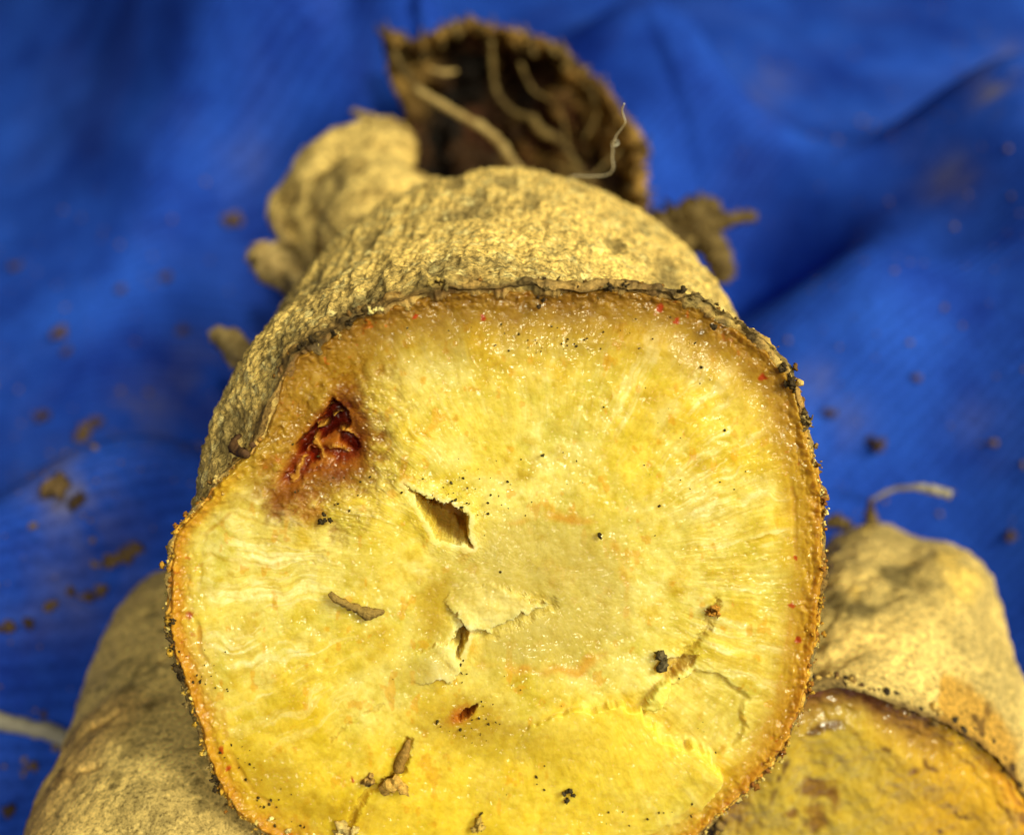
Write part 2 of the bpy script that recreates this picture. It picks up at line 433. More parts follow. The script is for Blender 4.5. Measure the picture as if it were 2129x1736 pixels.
def cut_body(pl, R, th, rings, nk, disp, s_pow=1.25):
    """loft from the cut outline backwards through rings (u,v,depth,rx,ry in px)"""
    cx = np.cos(th); cy = np.sin(th)
    ks = np.linspace(0, 1, nk)**s_pow
    C = [pl.O]; RX = [None]; 
    rr = np.array(rings, float)
    cen = np.array([cp(*r[:3]) for r in rr]); rx = rr[:, 3]*rr[:, 2]/K; ry = rr[:, 4]*rr[:, 2]/K
    C = np.vstack([pl.O, cen]); n = len(C)
    seg = np.concatenate([[0], np.cumsum(np.linalg.norm(np.diff(C, axis=0), axis=1)+.3)]); seg /= seg[-1]
    def cr(x, Y):   # monotone-ish catmull
        i = np.clip(np.searchsorted(seg, x, side='right')-1, 0, n-2); f = (x-seg[i])/(seg[i+1]-seg[i])
        p0 = Y[np.maximum(i-1, 0)]; p1 = Y[i]; p2 = Y[i+1]; p3 = Y[np.minimum(i+2, n-1)]
        if Y.ndim > 1: f = f[:, None]
        return .5*((2*p1)+(-p0+p2)*f+(2*p0-5*p1+4*p2-p3)*f**2+(-p0+3*p1-3*p2+p3)*f**3)
    CC = cr(ks, C)
    rad = np.empty((n, len(th))); rad[0] = R
    for i in range(n-1): rad[i+1] = 1/np.sqrt((cx/rx[i])**2+(cy/ry[i])**2)
    RA = np.maximum(cr(ks, rad), .01)
    P = CC[:, None, :] + RA[..., None]*(cx[None, :, None]*pl.e1+cy[None, :, None]*pl.e2)
    # normals for displacement
    dj = np.roll(P, -1, 1)-np.roll(P, 1, 1); di = np.gradient(P, axis=0)
    nn = np.cross(dj, di); nn /= np.linalg.norm(nn, axis=-1, keepdims=True)+1e-12
    out = P-CC[:, None, :]
    nn *= np.sign((nn*out).sum(-1, keepdims=True)+1e-9)
    dist = np.linalg.norm(P-P[0:1], axis=-1)       # from the cut edge
    d, c = disp(P, dist, np.broadcast_to(th, RA.shape))
    return P + nn*d[..., None], c

# ---------------------------------------------------------------- MAIN TUBER
DARKZ = [((360, 1330), 60), ((378, 1400), 50), ((390, 1470), 40), ((640, 712), 45), ((600, 740), 25), ((720, 655), 40), ((1120, 603), 60), ((1290, 598), 60), ((1400, 605), 60), ((1460, 620), 40), ((1635, 785), 40), ((445, 1620), 35), ((900, 600), 25), ((1680, 870), 20), ((1500, 680), 25), ((770, 640), 30), ((1560, 700), 30)]
main = empty('cut_tuber', cp(1040, 1500, 12.5), 'large tan tuber in the middle with its wet yellow cut face toward the viewer', 'tuber')
PL = Plane(1040, 1190, 11.0, (0.03, -math.sin(math.radians(10)), math.cos(math.radians(10))))
OUT = [(352, 1200), (362, 1130), (385, 1080), (412, 1052), (437, 1027), (459, 993), (486, 963), (510, 945), (538, 922), (556, 896), (564, 862), (572, 825), (586, 785), (600, 752), (625, 733), (662, 722), (690, 694), (722, 671), (755, 655),
       (830, 625), (910, 610), (1000, 606), (1100, 606), (1200, 603), (1300, 603), (1380, 612), (1450, 628), (1495, 650), (1530, 680), (1575, 705), (1620, 752), (1650, 805), (1668, 870),
       (1682, 930), (1700, 1000), (1712, 1050), (1712, 1130), (1708, 1220), (1700, 1300), (1692, 1370), (1672, 1440), (1645, 1520), (1600, 1590), (1545, 1650), (1490, 1700), (1440, 1745),
       (1380, 1790), (1280, 1825), (1150, 1850), (1000, 1855), (850, 1838), (720, 1810), (620, 1770), (545, 1725), (490, 1680), (450, 1625), (430, 1570), (408, 1500), (385, 1430), (362, 1350), (352, 1280)]
def z1(L): return [((600+x/4.34)/1.14, (850+y/4.34)/1.14) for x, y in L]
def z2(L): return [((850+x*.3457)/1.14, (1100+y*.3457)/1.14) for x, y in L]
def z4(L): return [((1200+x*.4487)/1.14, (1200+y*.4487)/1.14) for x, y in L]
def z3(L): return [((380+x*.4488)/1.14, (1200+y*.4488)/1.14) for x, y in L]
HOLE1 = z2([(320, 135), (380, 190), (440, 215), (520, 240), (570, 270), (630, 262), (680, 310), (735, 340), (757, 380), (750, 440), (775, 572), (700, 548), (600, 528), (525, 515), (500, 440), (440, 340), (405, 270), (370, 200)])
HOLE2 = z2([(740, 1105), (758, 1130), (748, 1180), (722, 1230), (712, 1300), (697, 1345), (673, 1310), (668, 1250), (622, 1225), (660, 1185), (670, 1140), (700, 1115)])
POCKET = z1([(800, 430), (870, 470), (960, 560), (990, 700), (940, 760), (860, 760), (760, 800), (690, 850), (640, 860), (540, 930), (520, 970), (460, 1000), (420, 900), (520, 800), (620, 700), (720, 570)])
POCKET2 = z1([(860, 790), (960, 790), (1060, 850), (1090, 930), (1040, 980), (960, 940), (880, 880)])
PIT = z1([(800, 390), (1000, 430), (1120, 640), (1160, 800), (1130, 980), (1080, 1090), (960, 1130), (800, 1150), (620, 1200), (480, 1290), (330, 1340), (220, 1290), (260, 1180), (400, 960), (500, 800), (610, 640), (740, 520)])
ISLES = [z1(q) for q in ([(620, 700), (690, 660), (745, 660), (755, 700), (720, 740), (640, 775), (605, 755)], [(770, 600), (830, 590), (860, 560), (892, 570), (897, 597), (850, 592), (825, 642), (785, 640)],
    [(835, 735), (920, 725), (1000, 755), (1080, 830), (1088, 862), (1030, 835), (960, 785), (850, 765)], [(575, 830), (610, 808), (655, 830), (660, 900), (700, 960), (740, 1040), (700, 1060), (630, 950), (568, 900)],
    [(340, 1225), (400, 1230), (395, 1150), (460, 1080), (460, 1010), (520, 1000), (545, 1050), (500, 1100), (470, 1180), (470, 1250), (410, 1300), (370, 1280)], [(765, 492), (808, 480), (797, 517), (765, 518)], [(700, 930), (800, 905), (900, 930), (990, 990), (960, 1020), (860, 975), (760, 985)])]
POCKET3 = z1([(560, 950), (640, 980), (660, 1080), (600, 1090), (540, 1030)])
CORE = [(1000, 1090), (1120, 1060), (1250, 1090), (1305, 1160), (1320, 1240), (1300, 1320), (1200, 1400), (1080, 1400), (985, 1390), (965, 1290), (930, 1190)]
FLAP = z2([(590, 950), (620, 880), (700, 820), (900, 830), (1100, 900), (1300, 960), (1190, 1000), (1080, 1045), (1000, 1085), (925, 1110), (900, 1140), (830, 1135), (760, 1120), (700, 1060), (640, 1010)])
FLAP2 = z2([(400, 1300), (520, 1240), (610, 1230), (660, 1260), (690, 1340), (685, 1440), (635, 1500), (560, 1478), (430, 1510), (330, 1480), (300, 1400)])
PLATE = z4([(60, 1260), (170, 1160), (290, 1065), (440, 1090), (590, 1035), (720, 1060), (735, 1130), (800, 1200), (880, 1255), (1000, 1278), (1080, 1305), (1120, 1385), (1130, 1480), (1000, 1600), (800, 1700), (300, 1800), (-100, 1750), (-200, 1500)])
TEAR = z4([(735, 1095), (820, 1080), (870, 960), (990, 860), (1140, 900), (1290, 1030), (1270, 1180), (1120, 1290), (1080, 1300), (980, 1275), (860, 1235), (760, 1160)])
SLOT = z4([(790, 850), (860, 800), (960, 800), (1020, 780), (985, 850), (890, 905), (830, 905)])
SLIT = z2([(680, 1720), (740, 1690), (800, 1640), (808, 1660), (760, 1720), (700, 1760)])
PEEL = z4([(720, 1060), (790, 930), (860, 900), (870, 960), (800, 1080), (740, 1090)])

def main_face(u, v, A, B, E, th):
    wu = u + 7*f2(u*.03, v*.03, 3, 2, .6); wv = v + 7*f2(u*.03, v*.03, 3, 5, .6)
    ju = u + 8*f2(u*.07, v*.07, 4, 8, .75); jv = v + 8*f2(u*.07, v*.07, 4, 11, .75)
    Epx = E/11*K
    rc = np.hypot(u-1120, v-1200); tc = np.arctan2(v-1200, u-1120)
    big = f2(u*.004, v*.004, 4, 20); med = f2(u*.014, v*.014, 4, 23); fin = f2(u*.05, v*.05, 4, 26, .65)
    rad = f2(tc*34+1.5*med, rc*.007, 4, 30, .65)            # radial fibres
    rad2 = f2(tc*70+2*med, rc*.012, 3, 33, .6)
    fibz = ss(200, 380, rc)*ss(20, 90, Epx)*ss(440, 240, Epx)*(.2+.8*np.abs(np.cos(th)))
    # ---- colour of the tissue
    pale = srgb(230, 212, 112); yel = srgb(222, 190, 52); deep = srgb(202, 164, 36); amb = srgb(160, 120, 34); brn = srgb(112, 72, 24)
    c = np.broadcast_to(pale, u.shape+(3,)).copy()
    c = mix(c, yel, ss(-.4, .75, big*.7+.5*med+.15*fin))
    c = mix(c, srgb(232, 204, 62), .55*ss(0, .5, f2(u*.006, v*.006, 3, 77))*ss(500, 1000, v))
    c = mix(c, deep, ss(.15, .6, med*.8+.5*fin)*.5)
    c = mix(c, srgb(238, 224, 140), .5*ss(.12, .5, f2(u*.011, v*.013, 4, 28)))
    c = mix(c, srgb(250, 240, 180), .6*fibz*ss(.1, .5, rad))
    c = mix(c, srgb(206, 172, 56), .42*fibz*ss(.05, .5, -rad2))
    low = ss(1380, 1640, v+60*med)
    c = mix(c, srgb(236, 202, 46), .75*low*ss(1500, 1200, u))
    mo = f2(u*.019, v*.019, 4, 140, .65); c = c*(1+np.clip(mo, -.6, .35)*.22)[..., None]; c = c*(1-.45*ss(0, .5, -mo)[..., None]*np.array([0, .03, .8]))
    # orange specks
    c = mix(c, srgb(226, 160, 20), .5*ss(.40, .58, f2(u*.045, v*.032, 3, 41)))
    # core
    sc = sdf(wu+14*med, wv+14*med, CORE)
    c = mix(c, srgb(202, 180, 92), .8*ss(34, -50, sc+25*med))
    c = mix(c, srgb(218, 160, 50), .8*ss(18, 0, np.abs(sc+6))*ss(-.1, .4, f2(u*.012, v*.012, 3, 44)))
    # amber zones
    def spot(x, y, rx, ry, rot=0, n=.35):
        ca, sa = math.cos(rot), math.sin(rot); dx = u-x; dy = v-y
        return ss(1.15, .25, np.hypot((dx*ca+dy*sa)/rx, (-dx*sa+dy*ca)/ry)+n*med+.3*fin)
    for x, y, rx, ry, ro, w in [(960, 1500, 120, 80, 0, .9), (905, 1250, 45, 95, .2, .75), (880, 1400, 90, 40, 0, .3), (1200, 1560, 260, 60, .1, .5), (560, 1620, 140, 70, .6, .75), (700, 1690, 130, 50, .2, .7), (1320, 1560, 40, 60, 0, .3)]:
        c = mix(c, deep*.86, w*spot(x, y, rx, ry, ro))
    c = mix(c, srgb(190, 105, 30), .8*spot(955, 1490, 45, 24, -.5, .2))
    # cortex band: wide at the top, narrow elsewhere
    up = -np.sin(th)*-1
    bw = 50 + 110*ss(.25, .85, np.sin(th)) + 45*ss(.6, 1, np.cos(th))
    bw = bw + 10*med
    band = ss(1.25, .3, Epx/bw + .22*med)
    c = mix(c, mix(np.broadcast_to(deep, c.shape), amb, ss(.2, .9, np.sin(th))), .88*band)
    c = mix(c, srgb(134, 90, 28), .8*ss(1.0, .1, Epx/(bw*.55)+.3*fin+.2*med)*ss(.15, .7, np.sin(th)))
    c = mix(c, srgb(206, 136, 34), .75*ss(34, 8, Epx+14*med)*ss(.5, .1, np.sin(th)))
    c = mix(c, srgb(176, 124, 34), .55*ss(120, 20, Epx+25*med+12*fin)*ss(.55, .95, np.cos(th)))
    c = mix(c, srgb(190, 128, 30), .4*ss(90, 20, Epx+20*med)*ss(.3, -.3, np.sin(th)))
    # cambium ring
    ring = ss(9, 1, np.abs(Epx-58-12*f2(th*6, th*0, 3, 50)))*ss(.55, .2, np.sin(th))
    c = mix(c, srgb(196, 146, 48), .5*ring*ss(-.3, .2, f2(th*14, th*0, 3, 52)))
    # brown rotten zone at upper left
    q = spot(690, 930, 135, 190, .45, .35)
    c = mix(c, srgb(164, 122, 32), .9*spot(650, 920, 190, 250, .5, .3)*ss(0, 50, Epx))
    c = mix(c, srgb(146, 92, 16), .85*spot(680, 945, 105, 160, .45, .45))
    c = mix(c, srgb(122, 54, 4), .9*spot(705, 910, 66, 115, .45, .4))
    c = mix(c, srgb(128, 66, 8), .8*spot(600, 1030, 40, 90, .75, .35))
    c = mix(c, srgb(160, 100, 24), .6*spot(560, 960, 30, 20, 0, .3))
    c = mix(c, srgb(160, 90, 30), .6*spot(645, 1070, 50, 45, 0, .4))
    # big shape
    h = .05*big + .014*med + .005*fin*(.5+.5*ss(0, .6, f2(u*.01, v*.01, 2, 60)))
    h = h + .004*fibz*rad + .004*fibz*rad2 + .002*f2(u*.12, v*.12, 2, 63)
    h = h - .10*ss(120, 60, Epx)*ss(.3, .8, np.sin(th))              # sunk cortex under the top rim
    h = h + .05*ss(26, 6, Epx)*(.6+.5*f2(u*.04, v*.04, 3, 66))
    h = h + .016*ss(20, 0, np.abs(Epx-32))*f2(u*.07, v*.07, 2, 67)
    h = h - .05*ss(22, 0, Epx)*0
    h = h - .014*ring*ss(-.2, .4, f2(th*9, th*0, 3, 53))
    # granular bubbles near the rim
    gr = ss(60, 8, Epx)
    h = h + .026*gr*np.abs(f2(u*.06, v*.06, 3, 70))*2
    # rotten pocket
    zz = spot(690, 940, 125, 185, .45, .3)
    h = h - .05*zz
    pu = u+4*f2(u*.12, v*.12, 3, 74, .7); pv = v+4*f2(u*.12, v*.12, 3, 78, .7)
    sp = sdf(pu+3*med, pv, PIT); pit = ss(14, -45, sp); goo = np.abs(f2(u*.022, v*.03, 2, 72))
    h = h - .20*pit + .14*pit*goo 
    c = mix(c, srgb(172, 104, 30), .7*ss(12, -14, sp)); c = mix(c, srgb(112, 28, 8), .9*ss(2, -16, sp)*ss(.6, .15, goo))
    isl = np.full(u.shape, 1e9)
    for q_ in ISLES: isl = np.minimum(isl, sdf(pu, pv, q_))
    keep = ss(1, -6, isl+5*fin)
    for poly, dep in ((POCKET, .26), (POCKET2, .15), (POCKET3, .10)):
        s = sdf(pu, pv, poly); k = ss(3, -5, s)*(1-keep); h = h - dep*k
        h = h + .05*k*f2(u*.05, v*.05, 2, 171)
        c = mix(c, srgb(116, 20, 5), .93*ss(6, -3, s)); c = mix(c, srgb(84, 12, 5), .6*ss(-5, -20, s))
    h = h + keep*.04; c = mix(c, srgb(196, 142, 52), .8*keep)
    # cracks / holes
    for poly, dep in ((HOLE1, .85), (HOLE2, .6)):
        s = sdf(ju, jv, poly)
        h = h + .03*ss(40, 4, s)*(s > 0) - dep*ss(1.5, -14, s) + dep*.35*ss(-8, -40, s)*0
        c = mix(c, srgb(216, 168, 66), .9*ss(1, -10, s)); c = mix(c, srgb(252, 238, 170), .5*ss(10, 2, np.abs(s-5))*(s > 0))
    # thin torn flaps: crisp jagged lower edges, fading upward
    s = sdf(ju+6*fin, jv+10*f2(u*.05, v*.05, 3, 85), FLAP); inside = ss(2.5, -2.5, s)*ss(1130, 1245, v+.3*(u-1000)+50*med)
    lowr = ss(1215, 1290, v-.0*u+.16*(u-1000))
    h = h + inside*(.02+.045*lowr) + .02*inside*f2(u*.03, v*.05, 3, 86); c = mix(c, srgb(248, 234, 160), inside*(.12+.3*lowr))
    h = h - .05*ss(26, 3, s)*(s > 0)*ss(1235, 1300, v+.2*(u-1000))
    s = sdf(ju, jv, FLAP2); inside = ss(2.5, -2.5, s); k = ss(840, 920, u)
    h = h + inside*.045*k; c = mix(c, srgb(242, 228, 160), inside*.6*k*(.8+.6*med))
    # lower plate, standing proud
    kx = u+22*f2(u*.02, v*.02, 4, 150, .65); ky = v+22*f2(u*.02, v*.02, 4, 153, .65)
    s = sdf(kx, ky, PLATE); inside = ss(2.5, -2.5, s); edge = ss(1760, 1560, v)*ss(1040, 1300, u)
    h = h + inside*.10*edge; c = mix(c, srgb(250, 220, 74), .7*inside*edge)
    h = h - .04*ss(40, 2, s)*(s > 0)*edge
    s = sdf(kx, ky, TEAR); k = ss(3, -9, s+8*med)
    h = h - k*.045; h = h + .03*k*f2((u+v)*.03, (u-v)*.008, 3, 80)
    c = mix(c, srgb(218, 196, 92), .6*k)
    s = sdf(ju, jv, SLOT); h = h - .10*ss(2, -10, s); c = mix(c, srgb(190, 146, 50), .7*ss(5, -6, s))
    s = sdf(ju, jv, PEEL); h = h + .11*ss(2, -3, s); c = mix(c, srgb(252, 232, 110), .8*ss(3, -3, s))
    s = sdf(ju, jv, SLIT); h = h - .3*ss(2, -5, s); c = mix(c, srgb(150, 60, 14), .9*ss(5, -3, s))
    # shallow knife mark beside the lower left and a crease line
    for pts, dd, w in [(z3([(900, 1230), (1050, 1110), (1200, 1040)]), .012, 3), ([(850, 1540), (835, 1600), (760, 1650), (715, 1736)], .07, 9), ([(1490, 1255), (1465, 1320), (1400, 1400)], .05, 13)]:
        s = sdf(ju, jv, pts, False); s = s + 6*f2(u*.05, v*.05, 3, 160); h = h - dd*ss(w, 0, s); c = mix(c, amb, .5*ss(w*1.4, 0, s)*(.7+.6*med))
    # reddish sap dots
    for x, y, r in [(862, 662, 6), (1003, 662, 7), (1375, 640, 9), (1408, 668, 6), (1588, 786, 9), (392, 1280, 8), (459, 1555, 8), (478, 1594, 7), (1637, 1570, 7), (1360, 1745, 6), (500, 1690, 6), (1655, 1160, 6), (1645, 1260, 6), (1660, 1330, 7), (735, 1620, 6)]:
        c = mix(c, srgb(176, 44, 10), .85*ss(r*1.3, r*.5, np.hypot(ju-x, jv-y)))
    dots = ss(.52, .62, f2(u*.075, v*.075, 2, 90))*ss(90, 20, Epx)
    c = mix(c, srgb(190, 84, 16), .6*dots*ss(-.2, .4, f2(u*.01, v*.01, 2, 92)))
    wet = dict(fa=tc*22+.8*med, fr=rc/11*.0+rc*11/K*3.2, fw=np.clip(fibz*1.0+.25, 0, 1))
    return h, np.clip(c, 0, 1), wet

P, c, TH, RO = cut_face(PL, OUT, 400, 1500, main_face, .05, 3)
EDGE = P[-1].copy()
link('cut_face', grid_mesh('cut_face', P, True, colors=c, attrs=WET), M_FLESH, main)

def main_skin(P, dist, th):
    d = .12*f3(P*.55, 3, 1) + .03*f3(P*2.4, 3, 2, .6) + .03*f3(P*8, 3, 3, .7) + .03*f3(P*np.array([6, 1.8, 1.8]), 3, 4, .6)
    # rows of shallow pits running round the root
    pit = ss(.18, .5, n3(P*np.array([3.2, 1.8, 1.8]), 9)); d = d - .035*pit
    d = d + .014*f2(th*22, dist*1.2, 3, 75, .6) + .012*f2(th*60, dist*3, 2, 76) + .022*f3(P*14, 2, 78, .7)
    d = d*ss(0, .5, dist+.1)
    lip = ss(.35, .02, dist)
    d = d + .05*lip*(.4+n3(P*5, 6))
    c = np.broadcast_to(srgb(255, 222, 138), P.shape).copy()
    c = mix(c, srgb(214, 184, 116), .6*ss(0, .5, f3(P*.8, 3, 12)))
    c = mix(c, srgb(150, 120, 66), .4*ss(.1, .45, -f2(th*45, dist*3.5, 4, 77, .7)))
    c = mix(c, srgb(128, 112, 76), .65*pit)
    c = mix(c, srgb(150, 124, 72), .55*ss(.12, .5, f3(P*np.array([9, 3.5, 3.5]), 4, 15, .75)))
    c = mix(c, srgb(255, 240, 176), .6*ss(.16, .42, f3(P*8, 3, 71, .7)))
    c = mix(c, srgb(112, 96, 58), .55*ss(.2, .42, f3(P*11, 3, 73, .7)))
    c = mix(c, srgb(170, 120, 52), .55*ss(.5, .05, dist)*ss(-.2, .3, f3(P*3, 2, 17)))
    c = mix(c, srgb(112, 88, 52), .7*ss(.16, .0, dist+.1*f3(P*6, 2, 19)))
    u, v, _ = proj(P); dk = np.zeros(u.shape)
    for (a, b), r in DARKZ: dk = np.maximum(dk, np.exp(-((u-a)**2+((v-b+8)*1.3)**2)/(r*1.2)**2))
    d = d + .06*dk*ss(.5, .1, dist)*(f3(P*9, 3, 61)+.3)
    c = mix(c, srgb(84, 74, 52), np.clip(dk*1.2*(.6+1.6*f3(P*7, 3, 62, .7)), 0, .7)*ss(.6, .1, dist))
    gz = ss(.1, .5, f3(P*1.2, 3, 63)+.45*np.exp(-((u-900)**2+(v-540)**2)/160**2)); c = mix(c, srgb(116, 104, 72), .45*gz*ss(.0, .3, f3(P*10, 3, 64, .7)))
    return d, np.clip(c, 0, 1)
RINGS = [(1030, 1105, 11.8, 620, 560), (1040, 1005, 12.7, 588, 532), (1045, 842, 14.5, 492, 478), (1040, 765, 16.0, 400, 375), (1020, 650, 17.6, 350, 250), (1030, 540, 19.4, 270, 150), (1040, 480, 20.4, 160, 80), (1040, 480, 20.6, 4, 4)]
P, c = cut_body(PL, RO, TH[::1], RINGS, 330, main_skin, 1.5)
P[0] = EDGE
link('skin', grid_mesh('skin', P[:, ::-1], True, colors=c[:, ::-1]), M_SKIN, main)
# continuous lumpy crust where skin and flesh meet
def crust_band(EDG, pl, th, par, rad0, seed):
    n = len(EDG); m = 12; ph = np.linspace(0, 2*math.pi, m, endpoint=False)
    out = EDG-pl.O; out /= np.linalg.norm(out, axis=1)[:, None]
    Q = EDG[None] + 0*ph[:, None, None]
    rr = rad0*(1+1.9*ss(.3, .8, np.sin(th)))*(1+.35*f2(th*14, th*0, 3, seed, .6))
    dirs = out[None]*np.cos(ph)[:, None, None]+pl.n*np.sin(ph)[:, None, None]
    S = Q+dirs*rr[None, :, None]
    S = S + dirs*(rad0*(1.2+1.6*ss(.3, .8, np.sin(th)))[None]*f3((pl.O+(S-pl.O)*1.0)*8, 4, seed, .6))[..., None] - pl.n*.02
    u, v, _ = proj(S)
    top = ss(.2, .6, np.sin(th))[None]+0*u
    c = mix(np.broadcast_to(srgb(226, 172, 62), S.shape), srgb(186, 150, 84), top)
    c = mix(c, srgb(226, 196, 112), .6*ss(.1, .4, f3(S*5, 3, seed+1))); c = mix(c, srgb(120, 84, 44), .8*ss(.08, .4, f3(S*4, 3, seed+2, .7)))
    c = mix(c, srgb(190, 104, 30), .7*ss(.15, .4, f3(S*3, 3, seed+7))*(1-top))
    dk = np.zeros(u.shape)
    for (a, b), r in DARKZ: dk = np.maximum(dk, np.exp(-((u-a)**2+(v-b)**2)/r**2))
    c = mix(c, srgb(74, 62, 44), np.clip(dk*(.45+1.3*f3(S*6, 3, seed+3)), 0, .85))
    S = np.swapaxes(S, 0, 1); c = np.swapaxes(c, 0, 1)
    S = np.concatenate([S, S[:1]]); c = np.concatenate([c, c[:1]])
    return link('crust_band', grid_mesh('crust_band', S, True, colors=np.clip(c, 0, 1)), M_CRUMB, par)
MAINP = P

def side_lobe():
    V = []; F = []
    for (u, v, d, rx, ry, rz, rot, sd) in [(718, 382, 18.3, 178, 100, 120, 40, 3), (672, 470, 18.1, 100, 78, 110, 62, 5), (800, 470, 16.9, 150, 112, 150, 20, 6), (770, 415, 17.6, 120, 96, 120, 30, 7), (900, 520, 16.4, 170, 130, 150, 5, 8)]:
        r = math.radians(rot); ca, sa = math.cos(r), math.sin(r); k = d/K
        P = blob(cp(u, v, d), [c2w(ca*rx*k, sa*rx*k, 0), c2w(-sa*ry*k, ca*ry*k, 0), c2w(0, 0, rz*k)], 64, .16, 1.5, sd, 3)
        I, J = P.shape[:2]; o = len(V); V += P.reshape(-1, 3).tolist()
        F += [(o+a*J+b, o+a*J+(b+1) % J, o+(a+1)*J+(b+1) % J, o+(a+1)*J+b) for a in range(I-1) for b in range(J)]
        F += [tuple(o+b for b in range(J))[::-1], tuple(o+(I-1)*J+b for b in range(J))]
    me = bpy.data.meshes.new('tmp'); me.from_pydata(V, [], F); tmp = bpy.data.objects.new('tmp', me); COL.objects.link(tmp)
    m = tmp.modifiers.new('r', 'REMESH'); m.mode = 'VOXEL'; m.voxel_size = .05
    m = tmp.modifiers.new('s', 'SMOOTH'); m.factor = .5; m.iterations = 25
    dg = bpy.context.evaluated_depsgraph_get(); ev = tmp.evaluated_get(dg); me2 = bpy.data.meshes.new_from_object(ev)
    bpy.data.objects.remove(tmp); me2.name = 'side_lobe'
    n = len(me2.vertices); co = np.empty(n*3, np.float32); me2.vertices.foreach_get('co', co); co = co.reshape(-1, 3).astype(float)
    nn = np.empty(n*3, np.float32); me2.vertices.foreach_get('normal', nn); nn = nn.reshape(-1, 3)
    co += nn*(.14*f3(co*1.5, 3, 5)+.07*f3(co*5, 3, 6, .6))[:, None]
    me2.vertices.foreach_set('co', co.astype(np.float32).ravel()); me2.update()
    me2.polygons.foreach_set('use_smooth', np.ones(len(me2.polygons), bool))
    c = np.broadcast_to(srgb(244, 214, 138), co.shape).copy()
    c = mix(c, srgb(150, 122, 70), .65*ss(.0, .4, f3(co*2.2, 4, 8, .7))); c = mix(c, srgb(120, 92, 50), .6*ss(.1, .35, f3(co*6, 3, 9)))
    setcol(me2, np.clip(c, 0, 1)); me2.materials.clear()
    return link('side_lobe', me2, M_SKIN, main)
side_lobe()

# rough crust and soil along the cut edge
crust_band(EDGE, PL, TH, main, .026, 5)
rs = np.random.RandomState(11)
Cc = []; Sc = []; Kc = []
def outpt(t): 
    i = (t/(2*math.pi)*len(TH)) % len(TH); i0 = int(i); return EDGE[i0]
def darkness(u, v): return max([math.exp(-((u-a)**2+(v-b)**2)/r**2) for (a, b), r in DARKZ])
for k in range(2600):
    t = rs.rand()*2*math.pi; e = outpt(t)
    u, v, _ = proj(e); u = float(u); v = float(v)
    top = max(0, math.sin(t))
    inward = (PL.O-e); inward /= np.linalg.norm(inward)
    off = rs.randn()*.03-.012 + (.02 if top > .3 else .0)
    p = e - inward*off*1.2 + PL.n*(rs.randn()*.025-.0) - PL.n*abs(rs.randn())*.05*(.4+top)
    dk = darkness(u, v)
    s = (.007+.022*rs.rand()**2.8)*(1+.3*dk)
    r = rs.rand()
    if r < dk*.5: col = srgb(*random.Random(k).choice([(92, 74, 40), (118, 98, 58), (70, 52, 28), (150, 126, 76)]))
    elif top > .25: col = srgb(*random.Random(k).choice([(196, 164, 92), (160, 128, 66), (120, 88, 40), (206, 178, 106), (150, 108, 46)]))
    else: col = srgb(*random.Random(k).choice([(214, 176, 76), (190, 140, 46), (224, 198, 112), (160, 106, 36), (204, 160, 54)]))
    Cc.append(p); Sc.append(s); Kc.append(col)
o = crumbs('rim_crust', Cc, Sc, Kc, M_CRUMB, main, 5, fine=True); o['kind'] = 'stuff'
# larger clods clinging to the edge: countable pieces
CL_ = [(905, 585, .085, 0), (925, 590, .07, 1), (1135, 598, .05, 1), (1270, 596, .06, 2), (1300, 590, .045, 2), (1415, 603, .06, 2), (1440, 612, .05, 1), (1630, 765, .06, 2), (1638, 790, .085, 2), (1648, 800, .06, 2),
       (362, 1290, .06, 2), (358, 1325, .06, 2), (366, 1345, .05, 2), (372, 1385, .08, 2), (378, 1405, .07, 2), (384, 1430, .05, 1), (388, 1460, .05, 1), (436, 1590, .05, 1), (445, 1615, .07, 2), (454, 1632, .06, 2), (728, 668, .05, 2), (690, 690, .05, 2), (655, 705, .06, 2), (628, 715, .06, 2),
       (1705, 1020, .05, 3), (1712, 1040, .06, 4), (1700, 1000, .05, 3), (1690, 965, .05, 3), (1716, 1062, .045, 3), (1625, 1565, .05, 4), (1590, 1600, .05, 4), (1560, 1630, .05, 4), (560, 1700, .045, 3), (600, 1722, .045, 3), (1675, 868, .05, 1), (1684, 880, .045, 1), (770, 645, .06, 3), (790, 640, .05, 3)]
CC5 = [(200, 170, 90), (140, 118, 70), (66, 52, 30), (240, 216, 140), (150, 96, 40)]
for k, (u, v, s, ci) in enumerate(CL_):
    s *= .78
    p = PL.hit(u, v) + PL.n*.02
    crumbs('clod', [p+rs.randn(3)*s*.45 for _ in range(5)], [s*.5, s*.42, s*.4, s*.32, s*.3], [srgb(*CC5[ci])*(.75+.5*rs.rand()) for _ in range(5)], M_CRUMB, main, 100+k, fine=True)
# knobbly pale yellow crust pearls under the top edge
# torn skin scar on the left shoulder
scar = [(500, 905), (488, 918), (487, 932), (498, 940), (512, 944), (515, 958)]
def on_main(u, v):
    uu, vv, dd = proj(MAINP); q = np.hypot(uu-u, vv-v); q = np.where(dd < 17.5, q + (dd-11)*3, 1e9); i = np.unravel_index(np.argmin(q), q.shape); return cp(u, v, float(dd[i])-.03)
V, F = tube([on_main(*q) for q in scar], [.02, .045, .05, .05, .04, .02], 8, .5, 2)
from_vf('scar', V, F, plain_mat('dark scar', (.06, .025, .01), (.16, .08, .03), 12), main)
V, F = tube([on_main(*q) for q in [(525, 925), (545, 930), (560, 936)]], [.03, .04, .02], 8, .5, 3)
from_vf('scar', V, F, bpy.data.materials['dark scar'], main)

